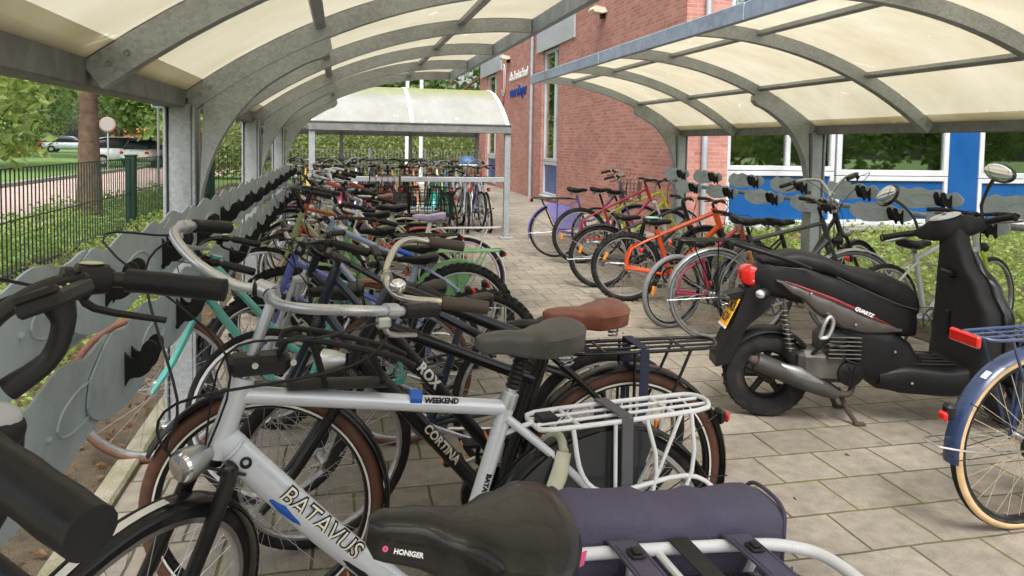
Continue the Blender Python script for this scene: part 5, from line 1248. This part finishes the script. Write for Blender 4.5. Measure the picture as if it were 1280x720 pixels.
for i, (c, nm) in enumerate(SR):
    bike(f'{nm} bicycle in the second row behind the far rack rail', -.9+i*.27, 15.6+random.uniform(-.15, .15), 270+random.uniform(-8, 8), random.uniform(-6, 6), random.uniform(-15, 15), BG, kind=random.choice(['step', 'diamond']), col=c, mud=c, carrier=BLKM,
         bar=random.choice(['swept', 'flat', 'flat', 'oma']), barm=random.choice([ALU, BLKM, BLKM]), saddle=random.choice([BLKP, BROWN_L, ORNG]), crate=WICK if i == 9 else None, det=0, stand=False, sad_z=random.uniform(.82, .96), barz=.96)
TR = [('#1d1e20', 'black framed'), ('#53565a', 'dark grey'), ('#7d2f3c', 'berry red'), ('#a9adb2', 'pale silver'), ('#24344e', 'midnight blue'), ('#6f6a4e', 'olive'), ('#b59b6a', 'light tan'), ('#31514c', 'petrol green'), ('#9c4a2f', 'rust coloured')]
for i, (c, nm) in enumerate(TR):
    bike(f'{nm} bicycle in the last row under the last shelter', -1.3+i*.55, 17.5+random.uniform(-.15, .15), 90+random.uniform(-8, 8), random.uniform(-6, 6), random.uniform(-15, 15), BG, kind=random.choice(['step', 'diamond']), col=c, mud=c, carrier=BLKM,
         bar=random.choice(['swept', 'flat', 'flat']), barm=random.choice([ALU, BLKM, BLKM]), saddle=random.choice([BLKP, BROWN_L]), det=0, stand=False, sad_z=random.uniform(.82, .96), barz=.98)
hm = thing('helmet', 'blue bicycle helmet resting on a bicycle in the second row by the school wall', 'helmet', (2.55, 15.1, 1.0))
m = MB(); m.lathe([(.17, 0), (.175, .04), (.16, .1), (.11, .16), (.04, .185), (.001, .188)], MX.Diagonal((1.15, .95, 1, 1)), 24); m.build('shell', mk('helmet_blue', (.035, .085, .19), .5), hm)
m = MB(); m.lathe([(.172, -.01), (.182, .0), (.172, .015)], MX.Diagonal((1.15, .95, 1, 1)), 24); m.tube([(0, .16, 0), (.02, .1, -.12), (.02, -.1, -.12), (0, -.16, 0)], .006, 6, 4); m.build('rim', mk('helmet_pale', (.6, .6, .62), .4), hm)

# ------------------------------------------------------------------ scooter
sct = thing('scooter', 'dark grey and black motor scooter with orange number plate parked on its centre stand', 'scooter', (2.256, 3.545, 0), (0, 0, radians(-14.2)))
SB = mk('scooter_black_plastic', (.009, .009, .010), .42, 0, .15, 10, .08, 90)
SBG = mk('scooter_gloss_black', (.012, .012, .014), .22, 0, .1, 6, coat=.5, dirt=.08)
SGR = mk('scooter_brown_grey', (.085, .078, .072), .33, .45, .06, 6, coat=.4, dirt=.15)
SEAT = mk('scooter_seat_vinyl', (.008, .008, .009), .5, 0, .15, 12, .2, 240)
SDK = mk('scooter_dash_grey', (.02, .02, .022), .55, 0, .12, 10)
ENG = mk('engine_alloy', (.10, .097, .09), .5, .6, .35, 14, dirt=.5)
RUST = mk('dull_dark_metal', (.06, .042, .034), .8, .2, .3, 20)
def sw(x, name_front=False):
    w_ = MB(); prof = [(.13, -.035), (.145, -.045), (.185, -.056), (.222, -.04), (.232, 0), (.222, .04), (.185, .056), (.145, .045), (.13, .035)]
    M = MX.Translation((x, 0, .232)) @ RY
    r = MB(); r.lathe([(.135, -.04), (.14, -.04), (.14, .04), (.135, .04), (.12, .02), (.12, -.02)], M, 40, 0, True); r.lathe([(.001, -.06), (.04, -.06), (.045, 0), (.04, .06), (.001, .06)], M, 20, 0)
    for i in range(5):
        a = 2*pi*i/5+.3; r.tube([(x+.03*cos(a), 0, .232+.03*sin(a)), (x+.125*cos(a), 0, .232+.125*sin(a))], [.02, .016], 8)
    o = r.build('wheel', BLKP, sct); w_.lathe(prof, M, 56)
    for i in range(64):
        a = 2*pi*i/64; s = 1 if i % 2 else -1
        w_.tube([(x+.226*cos(a), s*.036, .232+.226*sin(a)), (x+.2325*cos(a+.03), s*.012, .232+.2325*sin(a+.03))], .004, 4)
    w_.build('tyre', RUB, o); return o
sw(0); sw(1.235)
# tail bodywork
m = MB(); loftx(m, [(-.12, .06, .72, .82), (-.02, .10, .66, .85), (.15, .125, .63, .85), (.3, .14, .57, .80), (.45, .145, .51, .76), (.6, .135, .475, .71), (.7, .115, .46, .66), (.77, .06, .46, .60)], 24, .5, 24); m.build('tail_body', SB, sct)
m = MB(); loftx(m, [(.0, .125, .752, .765), (.1, .142, .675, .745), (.25, .158, .565, .695), (.36, .163, .505, .65), (.46, .158, .485, .602), (.56, .147, .488, .558), (.66, .125, .5, .52)], 24, .42, 24); m.build('side_panel', SGR, sct)
m = MB(); loftx(m, [(-.06, .06, .84, .86), (0, .095, .82, .89), (.12, .118, .81, .91), (.25, .132, .79, .89), (.34, .142, .765, .855), (.39, .15, .74, .83), (.5, .152, .69, .815), (.6, .14, .63, .79), (.7, .12, .58, .752), (.76, .09, .57, .70), (.785, .05, .58, .65)], 24, .6, 30); m.build('seat', SEAT, sct)
m = MB()
for s in (-1, 1):
    P = [(.04, .13, .758), (.15, .149, .722), (.3, .161, .668), (.45, .158, .602), (.6, .138, .535)]
    m.tube([(a, s*b_, c) for a, b_, c in P], [.002, .006, .008, .007, .002], 8, 5, flat=(.45, 1))
m.build('red_stripe', mk('dark_red_decal', (.22, .02, .025), .3), sct)
M = frame_mat((.44, -.165, .612), (1, .06, -.43), (.4, 0, 1)); text_mesh('QUARTZ', .026, M, mk('white_print', (.75, .75, .75), .5), 'lettering', sct, None, .3, .001, .001)
# under-seat body, engine, belly
m = MB(); loftx(m, [(.36, .10, .3, .55), (.45, .135, .24, .54), (.6, .14, .19, .52), (.70, .135, .17, .46), (.78, .12, .16, .36)], 22, .5, 14); m.build('underseat_cover', SB, sct)
m = MB(); loftx(m, [(.55, .14, .19, .30), (.7, .165, .17, .335), (.9, .185, .165, .325), (1.02, .19, .18, .345), (1.09, .16, .24, .40)], 22, .42, 16); m.build('floorboard', SB, sct)
m = MB()
for i in range(5): m.box((.82, -.12+.06*i, .334), (.26, .02, .005), .002)
m.build('foot_mat', SDK, sct)
m = MB(); m.box((.27, -.02, .30), (.26, .2, .17), .03); m.box((.33, -.03, .42), (.16, .18, .16), .04); m.box((.08, .1, .24), (.4, .06, .12), .03)
for i in range(6): m.box((.36, -.05, .36+i*.022), (.17, .2, .006), .002)
m.build('engine', ENG, sct)
m = MB(); M = MX.Translation((.40, -.13, .275)) @ RY
m.lathe([(.001, .012), (.05, .012), (.066, .004), (.068, -.03)], M, 28)
for i in range(8):
    a = 2*pi*i/8; m.tube([(.40+.012*cos(a), -.144, .275+.012*sin(a)), (.40+.05*cos(a+.4), -.144, .275+.05*sin(a+.4))], .004, 5)
m.build('fan_cover', SB, sct)
m = MB(); m.tube([(.0, -.055, .235), (.12, -.03, .26), (.25, .0, .28)], .03, 10, 3); m.tube([(.03, .1, .26), (.1, .1, .45), (.16, .09, .62)], .012, 8)
for i in range(9): m.lathe([(.022, -.004), (.026, 0), (.022, .004)], MX.Translation((.02-.005*i+.07, -.10, .40+.025*i)), 12)
m.tube([(.09, -.10, .38), (.05, -.1, .66)], .01, 8); m.build('suspension', ENG, sct)
# silencer
m = MB(); a, b_ = V((-.1, -.135, .335)), V((.33, -.135, .165)); m.tube([a, a.lerp(b_, .05), a.lerp(b_, .5), a.lerp(b_, .85), b_], [.038, .049, .05, .04, .025], 20, 3); sl_ = m.build('silencer', mk('silencer_black', (.05, .048, .048), .45, .3, .2, 10, dirt=.3), sct)
m = MB(); m.tube([a.lerp(b_, .18)+V((0, -.018, .026)), a.lerp(b_, .5)+V((0, -.023, .029)), a.lerp(b_, .9)+V((0, -.018, .014))], [.010, .037, .012], 14, 5, flat=(.75, 1)); m.build('heat_shield', mk('heat_shield_grey', (.27, .27, .28), .35, .7, .1, 10), sl_)
m = MB(); m.tube([a+V((-.03, .0, .012)), a], [.016, .03], 12); m.tube([b_, b_+V((.08, .03, -.0)), b_+V((.12, .08, .06))], .016, 10, 4); m.build('exhaust_pipe', RUST, sl_)
m = MB(); m.tube([(.22, -.16, .47), (.24, -.168, .55), (.265, -.168, .585), (.285, -.165, .55), (.26, -.165, .48), (.22, -.16, .47)], .011, 8, 4); m.build('footrest_bracket', ALU, sct)
m = MB(); m.tube([(.42, -.1, .47), (.36, -.14, .42), (.26, -.135, .43), (.2, -.1, .36)], .009, 8, 5); m.build('hose', BLKP, sct)
m = MB(); m.tube([(.3, -.12, .44), (.36, -.15, .36), (.44, -.14, .33)], .005, 6, 5); m.build('cable', BLKP, sct)
for px_, pz_, py_ in ((.40, .545, -.168), (.17, .70, -.158), (.70, .245, -.17), (.62, .40, -.142)):
    m = MB(); m.lathe([(.001, .004), (.007, .003), (.008, 0)], MX.Translation((px_, py_, pz_)) @ RY @ MX.Diagonal((1, 1, 1, 1)), 10); m.build('screw', STEEL, sct)
m = MB(); m.tube([(.30, -.1505, .79), (.45, -.156, .725), (.62, -.143, .655), (.74, -.11, .62)], .0025, 6, 5); m.build('panel_seam', mk('seam_grey', (.05, .05, .052), .6), sct)
# rear fender, flap, plate
g = mudguard_mb(.262, .15, 40, 148, 18, .3); g.build('rear_mudguard', SB, sct, mat4=MX.Translation((0, 0, .232)))
m = MB(); m.prism([(-.06, .74), (.03, .70), (-.02, .60), (-.13, .50), (-.22, .30), (-.29, .28), (-.29, .33), (-.2, .53), (-.14, .70)], -.075, .075); m.build('rear_flap', SB, sct)
pn = V((-.9, 0, .42)).normalized(); M = frame_mat((-.208, 0, .565), (0, -1, 0), (.42, 0, .9))
m = MB(); m.box((0, 0, 0), (.13, .175, .006), .002, 0, M); pl = m.build('number_plate', mk('orange_plate', (.85, .40, .015), .4, 0, .04, 5), sct)
m = MB(); m.box((0, -.083, .002), (.132, .012, .006), 0, 0, M); m.build('plate_strip', WHT, pl)
for txt, yy in (('DKB', .035), ('63P', -.035)): text_mesh(txt, .072, M @ MX.Translation((0, yy, .0045)), LETD, 'lettering', pl, None, 0, .001, .0006)
m = MB(); loftx(m, [(-.165, .03, .745, .79), (-.155, .05, .725, .81), (-.115, .066, .71, .825), (-.07, .07, .715, .822)], 20, .35, 8); m.build('tail_light', REDL, sct)
m = MB(); m.prism([(-.24, .665), (-.1, .70), (-.08, .66), (-.2, .635)], -.05, .05); m.build('plate_lamp', SB, sct)
for s in (-1, 1):
    m = MB(); m.tube([(-.07, s*.06, .69), (-.07, s*.11, .69)], .01, 8); m.ell((-.07, s*.135, .69), (.034, .032, .03), 16, 10, 0); m.ell((-.09, s*.145, .69), (.026, .03, .025), 14, 8, 1); m.build('indicator', [SB, CLEAR], sct)
m = MB()
for s in (-1, 1): m.tube([(-.2, 0, .935), (-.19, s*.06, .935), (-.1, s*.115, .915), (.06, s*.14, .87), (.17, s*.148, .83)], [.012, .013, .013, .012, .009], 10, 5)
m.build('grab_rail', SB, sct)
# centre stand
m = MB()
for s in (-1, 1): m.tube([(.36, s*.07, .18), (.40, s*.1, .08), (.44, s*.13, .012)], .013, 8, 3); m.box((.455, s*.133, .01), (.06, .03, .016), .004)
m.tube([(.37, -.08, .16), (.37, .08, .16)], .012, 8); m.tube([(.36, .09, .14), (.2, .11, .12), (.1, .11, .13)], .009, 8, 3); m.build('centre_stand', RUST, sct)
# leg shield
m = MB(); rs = []
T = [(.30, .98, 1.10, .25), (.45, 1.0, 1.12, .265), (.6, 1.0, 1.12, .25), (.75, .975, 1.09, .19), (.88, .945, 1.05, .115), (.98, .93, 1.03, .085), (1.04, .95, 1.02, .07)]
for i in range(19):
    z = .30+.74*i/18; a, b_, w_ = interp(T, z); rs.append(ringz(z, a, b_, w_, 28, .5))
m.loft(rs); m.build('leg_shield', SDK, sct)
m = MB(); rs = []
for i in range(15):
    z = .33+.6*i/14; a, b_, w_ = interp(T, z); rs.append(ringz(z, b_-.035, b_+.05*sin(pi*i/14)+.012, w_+.008, 24, .55))
m.loft(rs); m.build('front_apron', SBG, sct)
m = MB(); m.box((.996, .06, .52), (.012, .035, .13), .005); m.build('hatch', SB, sct)
m = MB(); m.box((.955, .0, .80), (.05, .11, .04), .012); m.build('bag_hook', SB, sct)
m = MB(); m.tube([(1.1, -.21, .40), (1.115, -.222, .5), (1.1, -.205, .62), (1.05, -.165, .76)], .005, 8, 5); m.build('edge_trim', mk('trim_silver', (.4, .4, .42), .35, .6), sct)
# fork, front mudguard
m = MB()
for s in (-1, 1): m.tube([(1.235, s*.075, .232), (1.17, s*.075, .42), (1.12, s*.06, .55)], [.02, .024, .02], 10, 2)
m.build('fork', SB, sct)
mudguard_mb(.255, .15, 30, 165, 18, .3).build('front_mudguard', SBG, sct, mat4=MX.Translation((1.235, 0, .232)))
# handlebar fairing
m = MB(); rs = []
H = [(-.2, .965, .995, 1.03, 1.06), (-.15, .95, 1.01, 1.0, 1.075), (-.09, .93, 1.03, .985, 1.10), (0, .91, 1.06, .97, 1.125), (.09, .93, 1.03, .985, 1.10), (.15, .95, 1.01, 1.0, 1.075), (.2, .965, .995, 1.03, 1.06)]
for i in range(25):
    y = -.2+.4*i/24; a, b_, c, d = interp(H, y); cx_, cz_, hx_, hz_ = (a+b_)/2, (c+d)/2, (b_-a)/2, (d-c)/2
    rs.append([(cx_+hx_*spow(cos(2*pi*j/20), .7), y, cz_+hz_*spow(sin(2*pi*j/20), .7)) for j in range(20)])
m.loft(rs); hf = m.build('handlebar_fairing', SDK, sct)
m = MB(); M = MX.Translation((.945, 0, 1.105)) @ MX.Rotation(radians(-28), 4, 'Y'); m.ell((0, 0, 0), (.045, .085, .012), 24, 8, 0, M); m.build('speedometer', mk('dial_glass', (.5, .52, .54), .15, .2, .2, 30), hf)
m = MB(); M = MX.Translation((1.05, 0, 1.05)) @ MX.Rotation(pi/2, 4, 'Y'); m.ell((0, 0, 0), (.05, .09, .03), 24, 10, 0, M); m.build('headlight', CLEAR, hf)
for s in (-1, 1):
    m = MB(); P = [(.975, s*.19, 1.045), (.945, s*.27, 1.045), (.915, s*.345, 1.04)]; m.tube(P, .0165, 12, 3); m.lathe([(.021, -.006), (.021, .006)], MX.Translation(P[2]) @ MX.Rotation(pi/2, 4, 'X'), 12); m.build('grip', BLKP, hf)
    m = MB(); m.tube([(1.01, s*.2, 1.04), (1.0, s*.27, 1.03), (.965, s*.36, 1.02)], [.008, .007, .006], 8, 3); m.build('brake_lever', ALU, hf)
    m = MB(); m.tube([(.975, s*.17, 1.065), (.97, s*.18, 1.13), (.965, s*.22, 1.2), (.955, s*.265, 1.25)], [.008, .008, .009, .011], 8, 5)
    fx = frame_mat((.95, s*.29, 1.275), (0, -s, .55), (.0, .55*s, 1)); M2 = MX.Translation((.95, s*.30, 1.28)) @ MX.Rotation(radians(-32*s), 4, 'X')
    m.ell((.014, 0, 0), (.026, .078, .05), 22, 12, 0, M2); mr = m.build('mirror', SBG, hf)
    m = MB(); m.ell((-.010, 0, 0), (.006, .07, .043), 22, 10, 0, M2); m.build('mirror_glass', mk('mirror_silver', (.85, .87, .88), .03, 1, .02, 3), mr)

# steering turned to the left: bars, fork, front wheel and its mudguard swing together
axs = V((-.42, 0, .9)).normalized(); piv = V((1.04, 0, .8)); ST = MX.Translation(piv) @ MX.Rotation(radians(38), 4, axs) @ MX.Translation(-piv)
for o in list(sct.children):
    k = o.name.split('.')[0]
    if k in ('handlebar_fairing', 'fork') or (k == 'wheel' and sum(v.co.x for v in o.data.vertices)/len(o.data.vertices) > .6): o.matrix_local = ST
    elif k == 'front_mudguard': o.matrix_local = ST @ MX.Translation((1.235, 0, .232))
